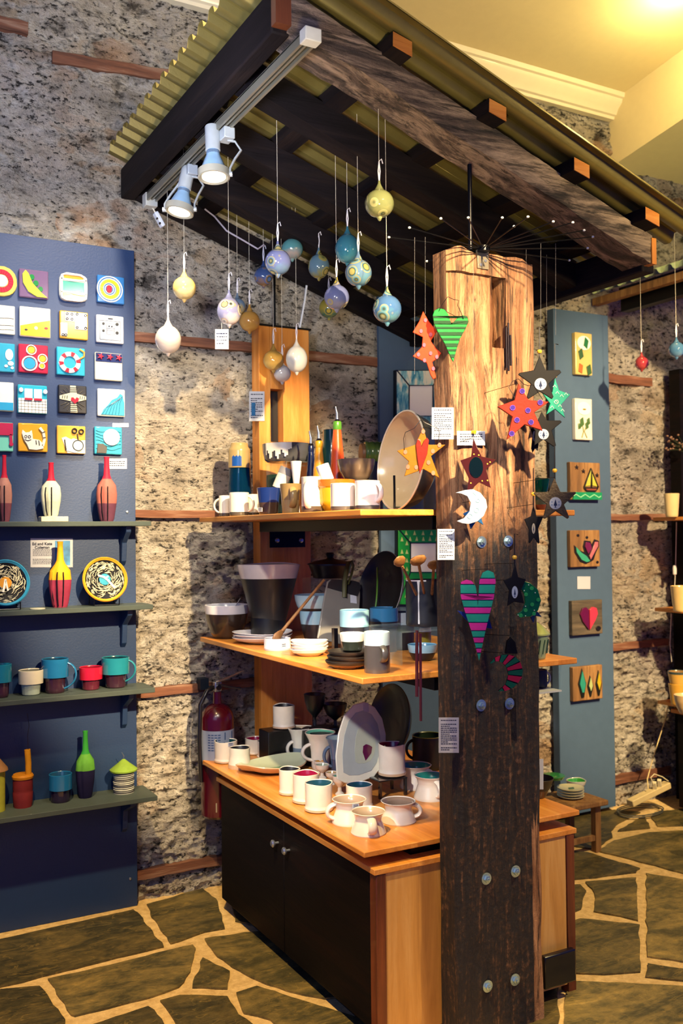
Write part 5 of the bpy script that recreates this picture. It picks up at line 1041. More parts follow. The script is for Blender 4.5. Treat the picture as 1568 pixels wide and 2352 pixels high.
# ================================================================== COUNTER
CR = 'e4dccb'; INN = dict(n='10141c', g='0f3a3a', m='8a1236', b='1c4658', t='2a8a72')
def cupc(box, inn, label, wob=.02, shape='cup', z=ZC, y=None, base='c9a987', **k):
    return pot('cup', label, 'cup', box, z, shape, [base, CR, INN[inn]], [(.14, 0), (2, 1)], 2, y=y, wob=wob, group='handmade white cups on the counter', **k)
cupc((489, 543, 1695, 1755), 'g', 'white cup with dark green inside and price sticker, by the fire extinguisher', sticker=(-60, .92))
cupc((521, 574, 1711, 1769), 'n', 'white cup with black inside and flared foot, second from the left end', shape=[(1, 0), (1.02, .06), (.97, .2), (.88, .6), (.9, 1)])
cupc((560, 606, 1690, 1735), 'm', 'white cup with crimson inside behind the left front pair', y=None)
cupc((588, 642, 1695, 1745), 'b', 'white cup with blue green inside, right of the crimson one at the back')
zb = at(652, 1672, y=-.32).z
T = solo('black_box', MB().box(at(616, 1700, y=-.37).x, at(694, 1700, y=-.37).x, -.37, -.27, ZC, zb, 0), plain('08090e', .4, 0, .1), V((at(655, 1700, y=-.37).x, -.32, ZC)), 'glossy black display box under a lone white cup', 'box', bevel=.003)
cupc((626, 678, 1620, 1673), 'n', 'white cup with black inside standing alone on the glossy black box', z=zb+.001, y=-.32)
for bx, lb in (((698, 748, 1594, 1672), 'left glossy black goblet behind the tapered mugs'), ((742, 798, 1616, 1690), 'right glossy black goblet, wider, behind the tapered mugs')):
    pot('goblet', lb, 'goblet', bx, at(748, 1674, y=-.46).z+.001, 'goblet', ['0c0d14', '0c0d14'], y=-.44 if bx[0] < 700 else -.47, group='black goblets on the counter')
pot('box_riser', 'black slab riser under the two black goblets', 'riser', (692, 800, 1674, 1700), ZC, 'crock', ['0b0c10', '0b0c10'], y=-.46, lid=True)
LM = dict(shape='lassi')
pot('mug', 'trumpet shaped mug with grey inside and handle to the left', 'mug', (660, 720, 1664, 1752), ZC, 'lassi', ['7a8a98', 'dcd8cc', 'b8a890'], [(.45, 0), (2, 1)], handle=(200, .6, .15, .45, .007, 1), wob=.01)
pot('mug', 'trumpet shaped white mug with mint green inside', 'mug', (700, 771, 1673, 1770), ZC, 'lassi', [CR, 'e6e2d6', '5fb094'], handle=(195, .68, .25, .55, .007, 1), wob=.01)
pot('mug', 'trumpet shaped blue grey mug behind the upright oval platter', 'mug', (748, 806, 1687, 1780), ZC, 'lassi', ['3a4c6a', '5a6e8a', '8aa0a8'], [(.4, 0), (2, 1)], handle=(190, .75, .2, .5, .007, 1))
# leaf platter lying flat
c, R, H, w_ = solve((534, 706, 1744, 1792), ZC, None)
T = thing('leaf_platter', 'wide pale green wavy platter lying flat near the counter edge', 'platter', c)
fn = lambda t, r, z, i: (r*(1+.05*math.sin(3*t+1)+.03*math.sin(5*t)), z+(.012*math.sin(2*t+.5)*(r/.17)**2 if r > .05 else 0))
part('dish', MB().lathe(c, [(0, .004, 0), (R*.5, .002, 0), (R*.85, .016, 0), (R, .036, 0), (R*.985, .040, 1), (R*.8, .022, 1), (R*.45, .010, 1), (0, .010, 1)], 64, fn, None, .72), [glaze('c9a987'), glaze('b9c2a4')], T)
part('green_pool', MB().lathe(c+HR*.03+V((0, 0, .0105)), [(0, 0), (R*.33, 0), (R*.3, .0015), (0, .0015)], 30, lambda t, r, z, i: (r*(1+.2*math.sin(3*t)), z), None, .6), glaze('2f9a5c'), T)
# standing oval platter
fr = None
def traced_plate(name, label, cat, pts, y, lean, th, cols, inner=None, group=None):
    zb_ = max(p[1] for p in pts); f_ = lambda a, b: at(a, b, y=y)+V((0, lean*(zb_-b)/F*3, 0))
    T = thing(name, label, cat, f_(pts[0][0], zb_), group); part('dish', MB().plate(pts, f_, NW, 0, th), glaze(cols[0]), T, bevel=.003)
    return T, f_
OV = [(773, 1790), (776, 1740), (788, 1690), (806, 1650), (832, 1625), (858, 1618), (880, 1630), (894, 1655), (898, 1690), (892, 1730), (878, 1762), (858, 1785), (820, 1797), (790, 1798)]
T, f_ = traced_plate('oval_platter', 'pale blue grey oval platter with wavy rim standing on edge among white mugs', 'platter', OV, -1.0, .3, .008, ['e0e0cc'])
cx, cy = 838, 1712
part('hollow', MB().plate([(cx+(a-cx)*.76, cy+(b-cy)*.80) for a, b in OV], f_, NW, .0081, .0095), glaze('a8b2ae'), T, bevel=.001)
part('ripple', MB().plate([(cx+8+(a-cx)*.42, cy+(b-cy)*.5) for a, b in OV], f_, NW, .0096, .0105), glaze('b0b8a4'), T, bevel=.0005)
part('crimson_heart', MB().plate([(842, 1748), (838, 1730), (841, 1716), (848, 1712), (855, 1714), (861, 1718), (857, 1732)], f_, NW, .0106, .012), glaze('5a1030'), T)
part('price_sticker', MB().plate([(854, 1620), (866, 1621), (864, 1641), (852, 1639)], f_, NW, .0081, .0095), M_PAPER, T)
disc_on_edge('display_plate', 'large glossy black plate with fern pattern standing behind the oval platter', 'plate', (893, 1655, 42, 84), 3.72, ['07080a', '0a0c0e'], .2, -1, .005, .03, None)
zb = at(890, 1790, y=-1.28).z
zt_ = at(890, 1775, y=-1.28).z
T = thing('cube_stand', 'black glass cube stand under the white cup with crimson inside', 'stand', V((.36, -1.25, ZC)))
c = at(888, 1832, z=ZC)+HD*.05; zt_ = at(888, 1782, y=c.y).z
part('top_plate', MB().box(c.x-.062, c.x+.062, c.y-.055, c.y+.055, zt_-.006, zt_), plain('10141c', .1, 0, .8), T, bevel=.003)
for sx in (-1, 1):
    for sy in (-1, 1): part('leg', MB().box(c.x+sx*.055-.005, c.x+sx*.055+.005, c.y+sy*.048-.005, c.y+sy*.048+.005, ZC, zt_-.006), plain('10141c', .1, 0, .8), T)
cc = c
cupc((868, 932, 1708, 1782), 'm', 'white cup with crimson inside raised on the black cube stand', z=zt_+.001, y=cc.y, wob=.015)
def egg(box, inn, lb): pot('egg_cup', lb, 'egg cup', box, ZC, [(.6, 0), (.62, .06), (.3, .18), (.24, .4), (.5, .52), (.9, .72), (1, 1)], [CR, CR, inn], group='tiny footed cups on the counter')
egg((720, 750, 1744, 1776), 'b8843a', 'tiny footed cup with ochre inside, furthest back of its four')
egg((723, 756, 1752, 1790), '9aa890', 'tiny footed cup with pale green inside, second from the back of its four')
egg((747, 775, 1770, 1804), 'b89a5c', 'tiny footed cup with cream ochre inside, half hidden behind the front one')
egg((763, 797, 1777, 1828), '5fa894', 'tiny footed goblet cup with mint inside, nearest of its four')
cupc((639, 690, 1759, 1829), 'n', 'tall white cup with black inside, left of the three at the counter edge', .015)
cupc((670, 733, 1768, 1849), 'm', 'tall white cup with crimson inside, middle of the three at the counter edge', .02)
cupc((698, 764, 1788, 1869), 'b', 'wide white cup with blue green inside, right of the three at the counter edge', .02)
cupc((794, 857, 1793, 1860), 'b', 'white cup with blue inside behind the handled mugs', .0)
FM = 'e2d8c8'
def fmug(box, inn, ang, lb, st=None, z=ZC, y=None):
    pot('mug', lb, 'mug', box, z, 'flare', [FM, FM, inn], [(.1, 0), (2, 1)], 2, y=y, handle=(ang, .82, .2, .42, .0075, 1), sticker=st, group='waisted white mugs on the counter', wob=.006)
fmug((762, 843, 1823, 1900), 'a8927c', 190, 'waisted white mug with handle to the left, at the counter corner', (-70, .88))
fmug((806, 888, 1850, 1925), 'b09a80', -80, 'nearest waisted white mug, ribbed handle facing forward', None)
fmug((876, 958, 1827, 1898), '8a7464', 5, 'waisted white mug with handle to the right, closest to the post')
fmug((920, 995, 1747, 1817), '3a9a84', -30, 'waisted white mug with mint inside and sticker, upper of two by the post')
fmug((953, 1028, 1770, 1843), '2f9a84', -60, 'waisted white mug with mint inside cut off by the post')
pot('mug', 'large dark green black glossy mug behind the waisted mugs by the post', 'mug', (950, 1022, 1680, 1772), ZC, 'mug', ['0a120e', '0c1410', '1a2c1c'], handle=(180, .85, .3, .4, .006, 0), y=None)
part('rim_line', MB().tube([T_R[list(T_R)[-1]][0]+V((math.cos(t*math.pi/16), math.sin(t*math.pi/16), 0))*T_R[list(T_R)[-1]][1]*.99+V((0, 0, T_R[list(T_R)[-1]][2])) for t in range(32)], .0022, 6, closed=True), glaze('8a9a3a'), [o for o in COL.objects if o.name == list(T_R)[-1]][0])
# right of the post on the counter
pot('bowl', 'wide glossy dark bowl at the right end of the counter', 'bowl', (1200, 1275, 1776, 1835), ZC, 'cone', ['4a2c1c', '0d1018', '0d1018'], [(.4, 0), (2, 1)])
card(FY(-1.62), NW, 1234, 1743, 1247, 1813, 'leaflet', 'pale folded leaflet edge sticking out right of the post above the counter', 'leaflet', lines=0)
solo('small_bracket', MB().bar(at(1258, 1905, y=-1.45), at(1256, 1916, y=-1.45), .004, .01).bar(at(1240, 1917, y=-1.45), at(1256, 1916, y=-1.45), .004, .01), M_STEEL, at(1250, 1916, y=-1.45), 'small pale metal hook under the right counter edge', 'bracket')
solo('kick_board', MB().box(.745, .885, -1.60, -1.575, .06, .17), M_BLACK, V((.8, -1.59, .06)), 'small black board at the foot of the post on its right', 'board', bevel=.006)
# ================================================================== FIRE EXTINGUISHER
c = at(506, 1700, y=-.16); EX = V((c.x, -.125, 0)); R = .074
zb, zs_, zt_ = .36, at(506, 1640, y=-.125).z, at(506, 1598, y=-.125).z
T = thing('fire_extinguisher', 'dark red fire extinguisher on the stone wall at the left end of the counter', 'fire extinguisher', V((EX.x, EX.y, zb)))
part('cylinder', MB().lathe(V((EX.x, EX.y, zb)), [(0, 0), (R*.85, 0), (R, .012), (R, zs_-zb-.02)]+[(R*math.cos(t), zs_-zb-.02+.072*math.sin(t)) for t in (.2, .45, .7, .95, 1.15, 1.3)]+[(.018, zt_-zb-.0), (.018, zt_-zb+.02), (0, zt_-zb+.02)], 40), plain('4c0716', .25, 0, .6, .05), T)
lb_ = part('label_band', MB().lathe(V((EX.x, EX.y, 0)), [(R*1.006, at(506, 1760, y=-.2).z), (R*1.006, at(506, 1680, y=-.2).z)], 40), plain('8c98b0', .4, 0, 0, .05), T)
lp = lambda a, b: V((EX.x+math.sin(a)*R*1.012, EX.y-math.cos(a)*R*1.012, b))
mb = MB(); z0_ = at(506, 1690, y=-.2).z
for i in range(7):
    for a in (-.95, -.75, -.55, -.35): mb.shapes([('b', a, z0_-i*.011, a+.15, z0_-i*.011+.004)], lp, NW, 0, .0008)
mb.shapes([('b', .05, z0_-.02, .65, z0_+.012), ('b', .0, z0_-.045, .75, z0_-.03)], lp, NW, 0, .0008)
part('print', mb, plain('2a4a7a', .5), lb_)
part('small_label', MB().shapes([('b', -.5, .395, .3, .435)], lp, NW, 0, .001), plain('a89a7c', .5), T)
vz = zt_+.02; part('valve', MB().box(EX.x-.016, EX.x+.016, EX.y-.016, EX.y+.016, vz, vz+.045), M_STEEL, T, bevel=.004)
part('gauge', MB().lathe(V((EX.x, EX.y-.016, vz+.02)), [(0, 0), (.012, 0), (.012, .008), (0, .009)], 18, None, (V((1, 0, 0)), V((0, 0, 1)), NW)), M_BLACK, T)
part('lever', MB().tube([V((EX.x-.01, EX.y-.01, vz+.045)), V((EX.x+.05, EX.y-.02, vz+.062)), V((EX.x+.105, EX.y-.03, vz+.085))], .006, 8, 0, 1.6), M_STEEL, T)
part('lever', MB().tube([V((EX.x, EX.y-.01, vz+.035)), V((EX.x+.05, EX.y-.02, vz+.018)), V((EX.x+.10, EX.y-.03, vz+.008))], .0055, 8, 0, 1.6), plain('5a6a7a', .3, .8), T)
part('hose', MB().tube([V((EX.x-.014, EX.y, vz+.02)), V((EX.x-.05, EX.y-.01, vz+.01)), V((EX.x-.083, EX.y-.01, vz-.05)), V((EX.x-.088, EX.y-.01, vz-.2)), V((EX.x-.085, EX.y-.01, .62)), V((EX.x-.08, EX.y-.01, .52))], .0095, 10), M_BLACK, T)
part('wall_bracket', MB().box(EX.x-.05, EX.x-.01, -.05, -.0, vz, vz+.05).box(EX.x-.02, EX.x+.02, -.115, -.0, vz+.004, vz+.01), plain('1f2c3c', .4, .5), T)
# ================================================================== ORNAMENTS HUNG AROUND THE POST
def clip_band(pts, ya, yb):
    def cl(P_, f):
        o = []
        for i in range(len(P_)):
            a, b = P_[i], P_[(i+1) % len(P_)]; fa, fb = f(a), f(b)
            if fa >= 0: o.append(a)
            if fa*fb < 0: t = fa/(fa-fb); o.append((a[0]+(b[0]-a[0])*t, a[1]+(b[1]-a[1])*t))
        return o
    return cl(cl(pts, lambda p: p[1]-ya), lambda p: yb-p[1])
def hung(name, label, cat, pts, w_, col, t=.008, group=None, bev=.0015, ztop=2.42, strings=None, n=None, mat_=None):
    fr = FW(w_); T = thing(name, label, cat, fr(sum(p[0] for p in pts)/len(pts), max(p[1] for p in pts)), group)
    part('plate', MB().plate(pts, fr, NC, 0, t), mat_ or paint(col), T, bevel=bev)
    for (px, py, ptop) in (strings or []):
        part('cord', MB().tube([fr(px, py)+NC*t*.5, fr(px, ptop)+NC*t*.5], .0004, 5), M_THREAD if ptop < 620 else M_WIRE, T)
    q0 = min(pts, key=lambda p: p[1])
    if not any(s_[2] < 620 for s_ in (strings or [])):      # a thin nail carries it on the post
        p = fr(q0[0], q0[1]+4); e = V((min(max(p.x, PX0+.01), PX1-.004), -1.648, p.z)); part('hanging_wire', MB().tube([p+NC*.004, p+V((0, 0, .008)), e], .0009, 5), M_WIRE, T)
    return T, fr, t
def add(T, fr, t, nm, col, sh, h=.003, m=None, each=False):
    for g in ([[q] for q in sh] if each else [sh]):
        o = part(nm, MB().shapes(g, fr, NC, t, t+h), m or paint(col), T, bevel=min(.001, h*.3))
    return o
TREE = [(971, 716), (984, 739), (1003, 762), (989, 784), (1000, 800), (1013, 812), (1004, 824), (992, 832), (1001, 868), (994, 872), (988, 862), (979, 834), (947, 819), (968, 798), (970, 775), (947, 764), (962, 739)]
a = hung('tree_ornament', 'orange red tree ornament with pink dots hanging left of the post', 'ornament', TREE, 2.98, 'b83412', strings=[(976, 722, 545)])
add(*a, 'dot', 'b05068', [('d', x, y, 4, 5) for x, y in ((976, 737), (966, 762), (988, 770), (973, 794), (988, 813), (960, 816), (974, 829), (1002, 821), (994, 848))], .003, each=True)
GH = [(993, 725), (997, 714), (1008, 709), (1020, 712), (1028, 722), (1036, 746), (1050, 731), (1062, 725), (1072, 728), (1075, 740), (1068, 756), (1055, 780), (1047, 805), (1040, 832), (1034, 822), (1020, 790), (1005, 765), (996, 745)]
a = hung('heart_ornament', 'green heart with darker green stripes hanging on the upper post', 'ornament', GH, 2.94, '0c7a34')
add(*a, 'stripe_pattern', '043a1c', [('p', clip_band(GH, y, y+5+3*(i % 2))) for i, y in enumerate((727, 738, 752, 764, 778, 790, 803, 815))], .0015)
fr = a[1]; part('wire', MB().tube([fr(1007, 716)+NC*.01, fr(1015, 700)+NC*.012, fr(1027, 684)+NC*.014, fr(1040, 690)+NC*.012, fr(1052, 692)+NC*.012, fr(1050, 704)+NC*.012, fr(1058, 722)+NC*.012, fr(1063, 734)+NC*.01], .001, 6), M_WIRE, a[0])
YS = [(971, 983), (980, 1012), (984, 1022), (1022, 1022), (989, 1048), (1008, 1098), (972, 1078), (928, 1094), (938, 1060), (911, 1036), (953, 1022)]
a = hung('star_ornament', 'mustard star with a long red heart and pink dots in front of the oval platter', 'ornament', YS, 2.93, '8a5a0c', strings=[(997, 1018, 985), (1000, 985, 975), (931, 1031, 1000)])
add(*a, 'dot', 'b06a58', [('d', x, y, 4.5, 5.5) for x, y in ((971, 992), (961, 1014), (1008, 1023), (930, 1039), (993, 1037), (936, 1073), (955, 1074), (983, 1063), (994, 1087))], .002, each=True)
add(*a, 'red_heart', '78160a', [('p', [(954, 1022), (958, 1010), (964, 1014), (967, 1026), (973, 1012), (980, 1006), (984, 1012), (980, 1043), (963, 1089), (957, 1053)])], .006)
fr = a[1]; part('wire', MB().tube([fr(1005, 1020)+NC*.01, fr(1008, 995)+NC*.012, fr(1004, 985)+NC*.013, fr(975, 972)+NC*.012, fr(966, 964)+NC*.012, fr(950, 985)+NC*.012, fr(930, 994)+NC*.012, fr(926, 1008)+NC*.012, fr(928, 1034)+NC*.01], .001, 6), M_WIRE, a[0])
DS = [(1086, 1007), (1105, 1049), (1137, 1056), (1115, 1079), (1126, 1121), (1099, 1108), (1070, 1135), (1076, 1099), (1056, 1058), (1081, 1049)]
a = hung('star_ornament', 'dark brown glassy star with green black oval centre, below the wide white card', 'ornament', DS, 2.92, '4a1c0c', mat_=plain('3a160c', .1, 0, 1), strings=[(1086, 1012, 990)])
add(*a, 'dark_oval', '06140e', [('d', 1092, 1074, 16, 24)], .003, plain('06120e', .08, 0, 1))
add(*a, 'gold_dot', 'c09a3a', [('d', x, y, 1.8, 1.8) for x, y in ((1087, 1044), (1098, 1046), (1124, 1062), (1118, 1066), (1106, 1105), (1118, 1104), (1080, 1110))], .002, each=True)
BS = [(1090, 1150), (1100, 1178), (1109, 1206), (1094, 1196), (1080, 1216), (1074, 1192), (1062, 1180), (1078, 1172)]
a = hung('star_ornament', 'small blue star mostly hidden behind the white crescent', 'ornament', BS, 2.96, '1d5a9a')
MO = [(1045, 1132), (1066, 1126), (1085, 1124), (1102, 1132), (1115, 1148), (1118, 1165), (1110, 1185), (1095, 1198), (1075, 1204), (1060, 1202), (1048, 1197), (1065, 1190), (1077, 1175), (1080, 1155), (1072, 1140), (1058, 1134)]
a = hung('moon_ornament', 'white crescent moon with pale blue marks hanging on the post', 'ornament', MO, 2.91, 'aeb6c4', strings=[(1103, 1138, 1110)])
add(*a, 'blue_mark', '8ac0d8', [('r', 1096, 1150, 5, 3.5), ('r', 1093, 1172, 6, 4.5), ('r', 1078, 1186, 6, 4.5), ('s', [(1100, 1190), (1106, 1180)], 2), ('s', [(1085, 1131), (1092, 1138)], 2)], .0015, each=True)
RSx = [(1189, 882), (1212, 920), (1259, 924), (1225, 948), (1244, 990), (1203, 976), (1162, 1011), (1175, 958), (1141, 935), (1180, 920)]
a = hung('star_ornament', 'rusty red star with purple ringed dots hanging on the right edge of the post', 'ornament', RSx, 2.92, '741a08', t=.012)
add(*a, 'purple_dot', '28127a', [('d', x, y, 6, 6.5) for x, y in ((1197, 900), (1175, 938), (1210, 944), (1238, 926), (1185, 966), (1217, 971), (1173, 997))], .002, each=True)
add(*a, 'dot_ring', '8a50c0', [('r', x, y, 6.5, 5) for x, y in ((1197, 900), (1175, 938), (1210, 944), (1238, 926), (1185, 966), (1217, 971), (1173, 997))], .003, each=True)
fr = a[1]; part('wire', MB().tube([fr(1180, 915)+NC*.012, fr(1168, 890), fr(1176, 876), fr(1190, 870), fr(1202, 882), fr(1212, 886), fr(1224, 884), fr(1246, 918)], .001, 6), M_WIRE, a[0])
def logo(a, cx, cy, rx, ry, face='d4dff0'):
    T, fr, t = a; d = add(T, fr, t, 'round_label', face, [('d', cx, cy, rx, ry)], .001, plain('9aa4b8' if face[0] in 'bde' else face, .6))
    k = rx/14; kk = ry/14
    part('tree_emblem', MB().shapes([('p', [(cx, cy-9*kk), (cx+4*k, cy+5*kk), (cx+1*k, cy+6*kk), (cx+1*k, cy+9*kk), (cx+3.5*k, cy+10*kk), (cx-3.5*k, cy+10*kk), (cx-1*k, cy+9*kk), (cx-1*k, cy+6*kk), (cx-4*k, cy+5*kk)])], fr, NC, t+.001, t+.0016), plain('16244a', .6), d)
    if rx > 8: part('snow_marks', MB().shapes([('d', cx+sx*8*k, cy+sy*kk, 1.3, 1.3) for sx, sy in ((-1, -3), (1, -3), (-1, 4), (1, 4))], fr, NC, t+.001, t+.0015), plain('4a6a9a', .6), d)
def beadcord(a, x, yb, ybead, ytop, hook=True):
    T, fr, t = a; part('cord', MB().tube([fr(x, yb)+NC*t*.5, fr(x, ytop)+NC*t*.5]+([fr(x+8, ytop+2)+NC*t*.5] if hook else []), .0016, 6), M_WIRE, T)
    p = fr(x, ybead)+NC*t*.5; part('bead', MB().lathe(p-V((0, 0, .007)), [(0, 0), (.006, .002), (.008, .007), (.006, .012), (0, .014)], 14), plain('c9a030', .4), T)
S1 = [(1238, 818), (1252, 851), (1284, 850), (1288, 856), (1259, 882), (1270, 912), (1266, 917), (1239, 900), (1212, 917), (1209, 912), (1218, 882), (1189, 861), (1192, 857), (1225, 851)]
a = hung('star_ornament', 'black star with round pale tree emblem, topmost of the black stars', 'ornament', S1, 2.98, '0d0d1c', t=.006, mat_=plain('06060f', .6), strings=[(1241, 750, 560)]); logo(a, 1240, 883, 14, 14); beadcord(a, 1238, 822, 808, 752)
TS = [(1273, 869), (1282, 897), (1308, 907), (1287, 930), (1296, 960), (1273, 940), (1253, 953), (1262, 928), (1243, 902), (1267, 902)]
a = hung('star_ornament', 'turquoise speckled star behind the topmost black star', 'ornament', TS, 3.03, '1a8878', strings=[(1275, 770, 560)]); beadcord(a, 1273, 872, 864, 790)
add(*a, 'pale_scribble', 'b8dccc', [('s', [(x, y), (x+4, y-5), (x+8, y+1)], 1.4) for x, y in ((1268, 890), (1274, 905), (1284, 912), (1294, 908), (1270, 925), (1280, 935), (1262, 938), (1286, 945))]+[('r', 1276, 924, 5, 3.6)], .0015)
S2 = [(1243, 946), (1255, 966), (1286, 966), (1289, 970), (1266, 989), (1276, 1024), (1270, 1026), (1247, 1010), (1226, 1024), (1228, 990), (1212, 970), (1234, 966)]
a = hung('star_ornament', 'black star with round emblem below the rusty red star', 'ornament', S2, 3.0, '0d0d1c', t=.006, mat_=plain('06060f', .6), strings=[(1262, 917, 900)]); logo(a, 1247, 998, 12, 12, 'bcd0ea')
S3 = [(1228, 960), (1234, 985), (1238, 1000), (1234, 1036), (1228, 1030), (1222, 1041), (1219, 1030), (1222, 1000), (1217, 985)]
a = hung('star_ornament', 'black star turned nearly edge on with a narrow emblem ring', 'ornament', S3, 3.04, '100c18', t=.006); logo(a, 1226, 1002, 4, 12, 'b8a070')
S4 = [(1272, 1098), (1286, 1130), (1320, 1130), (1322, 1133), (1294, 1159), (1306, 1188), (1302, 1192), (1275, 1174), (1250, 1192), (1246, 1190), (1254, 1158), (1224, 1134), (1226, 1131), (1259, 1130)]
a = hung('star_ornament', 'bronze patterned star with round white tree emblem, right of the post', 'ornament', S4, 2.95, '4a3c28', t=.006, mat_=plain('4a3c28', .5, .3, 0, .5, .5)); logo(a, 1274, 1156, 14, 14, 'e0e2ee'); beadcord(a, 1273, 1102, 1081, 1022, False)
S5 = [(1224, 1160), (1231, 1186), (1247, 1186), (1235, 1214), (1238, 1246), (1235, 1249), (1225, 1234), (1216, 1248), (1213, 1246), (1213, 1216), (1203, 1193), (1218, 1186)]
a = hung('star_ornament', 'narrow black star with long oval emblem below the bronze star', 'ornament', S5, 3.0, '0d0d16', t=.006); logo(a, 1224, 1214, 4, 12, '9a948a'); beadcord(a, 1224, 1164, 1135, 1075, False)
SH_ = [(1056, 1346), (1058, 1336), (1070, 1331), (1082, 1334), (1091, 1346), (1094, 1365), (1096, 1392), (1098, 1360), (1100, 1333), (1107, 1315), (1119, 1309), (1132, 1315), (1137, 1333), (1133, 1371), (1123, 1410), (1112, 1455), (1099, 1517), (1090, 1481), (1080, 1445), (1065, 1399), (1057, 1369)]
a = hung('star_ornament', 'blue star hidden behind the striped long heart with two tips showing', 'ornament', [(1088, 1385), (1098, 1410), (1122, 1420), (1129, 1444), (1104, 1440), (1088, 1455), (1078, 1432), (1049, 1402), (1076, 1408)], 2.955, '1b2f8a')
a = hung('heart_ornament', 'long heart striped magenta and green hanging low on the post', 'ornament', SH_, 2.90, '1a2a4a', strings=[(1118, 1318, 1246), (1072, 1338, 1246)])
ys_ = [1309, 1328, 1342, 1363, 1378, 1394, 1409, 1429, 1448, 1463, 1476, 1488, 1499, 1517]
for i in range(len(ys_)-1): 
    q = clip_band(SH_, ys_[i]+1.2, ys_[i+1]-1.2)
    if len(q) > 2: part('stripe', MB().shapes([('p', q)], a[1], NC, .008, .0092), paint('b82a88' if i % 2 else '1f8a78'), a[0])
MG = [(1177, 1336), (1195, 1333), (1215, 1338), (1233, 1353), (1241, 1379), (1234, 1402), (1218, 1416), (1197, 1418), (1184, 1411), (1197, 1402), (1204, 1384), (1202, 1364), (1192, 1348), (1177, 1340)]
a = hung('star_ornament', 'dark blue star behind the green crescent with two tips at lower right', 'ornament', [(1212, 1360), (1222, 1390), (1243, 1417), (1228, 1414), (1224, 1431), (1214, 1412), (1196, 1408), (1204, 1388)], 3.0, '17306a')
a = hung('moon_ornament', 'dark green crescent moon with lighter circles and white dots', 'ornament', MG, 2.95, '0c5a24', t=.010, mat_=plain('0a5a20', .2, 0, .6))
add(*a, 'circle', '2a9a58', [('d', x, y, 4.5, 4.5) for x, y in ((1193, 1341), (1219, 1351), (1206, 1365), (1234, 1377), (1220, 1388), (1205, 1401), (1224, 1409), (1194, 1413))], .002, each=True)
add(*a, 'white_dot', 'd8f0d8', [('d', x, y, 1.2, 1.2) for x, y in ((1182, 1344), (1212, 1343), (1202, 1356), (1227, 1361), (1205, 1392), (1225, 1401), (1205, 1414), (1188, 1412))], .002, each=True)
S6 = [(1182, 1295), (1189, 1325), (1207, 1330), (1195, 1356), (1203, 1386), (1180, 1382), (1164, 1392), (1168, 1356), (1155, 1333), (1173, 1325)]
a = hung('star_ornament', 'black star with tan oval emblem in front of the green crescent', 'ornament', S6, 2.93, '0b0a14', t=.006); logo(a, 1181, 1360, 7, 14, 'b8a888'); beadcord(a, 1181, 1300, 1280, 1226)
a = hung('bell_ornament', 'small black bell shape hanging above the striped crescent', 'ornament', [(1171, 1462), (1180, 1472), (1186, 1500), (1158, 1500), (1162, 1472)], 2.93, '0a0a10', t=.02, strings=[(1171, 1464, 1390)])
CS = [(1123, 1523), (1136, 1509), (1154, 1502), (1177, 1504), (1192, 1517), (1199, 1537), (1197, 1558), (1179, 1578), (1159, 1586), (1142, 1586), (1159, 1572), (1166, 1550), (1162, 1532), (1149, 1519), (1136, 1518)]
OUT_ = [(1123, 1523), (1137, 1508), (1156, 1502), (1177, 1504), (1192, 1517), (1199, 1537), (1197, 1558), (1179, 1578), (1160, 1586), (1142, 1587)]
IN_ = [(1125, 1524), (1138, 1517), (1149, 1519), (1157, 1525), (1162, 1532), (1165, 1541), (1166, 1552), (1161, 1568), (1154, 1577), (1144, 1586)]
a = hung('moon_ornament', 'crescent moon striped dark red and green, lowest ornament on the post', 'ornament', CS, 2.92, '15101c')
def lerp2(P_, t):
    k = min(int(t*(len(P_)-1)), len(P_)-2); f = t*(len(P_)-1)-k; return (P_[k][0]+(P_[k+1][0]-P_[k][0])*f, P_[k][1]+(P_[k+1][1]-P_[k][1])*f)
for i in range(11):
    t0, t1 = i/11+.008, (i+1)/11-.008; part('stripe', MB().shapes([('p', [lerp2(OUT_, t0), lerp2(OUT_, t1), lerp2(IN_, t1), lerp2(IN_, t0)])], a[1], NC, .008, .0095), paint('b01f48' if i % 2 else '12604a'), a[0])
T = thing('wind_chime', 'dark metal wind chime tubes hanging in the mortise of the post', 'wind chime', at(1167, 850, y=-1.672))
for px, ya, yb in ((1162, 752, 845), (1167, 742, 852), (1172, 770, 840)): part('tube', MB().tube([at(px, ya, y=-1.672), at(px+1, yb, y=-1.672)], .0035, 10), plain('1a1420', .3, .6), T)
part('cord', MB().tube([at(1166, 745, y=-1.672), at(1166, 600, y=-1.67)], .0008, 5), M_WIRE, T)
for (px, ya, yb, lb) in ((952, 545, 860, 'fine pale thread left of the orange red tree ornament'), (1208, 570, 800, 'fine pale thread along the right edge of the upper post'), (1100, 1130, 1240, 'fine thread between the white crescent and the striped heart'), (1087, 590, 990, 'long fine thread down the middle of the upper post'), (1255, 585, 740, 'fine thread right of the post above the topmost black star')):
    solo('hanging_thread', MB().tube([at(px, ya, y=-1.70), at(px, yb, y=-1.70)], .0004, 5), M_THREAD, at(px, yb, y=-1.70), lb, 'thread', 'fine threads around the post')
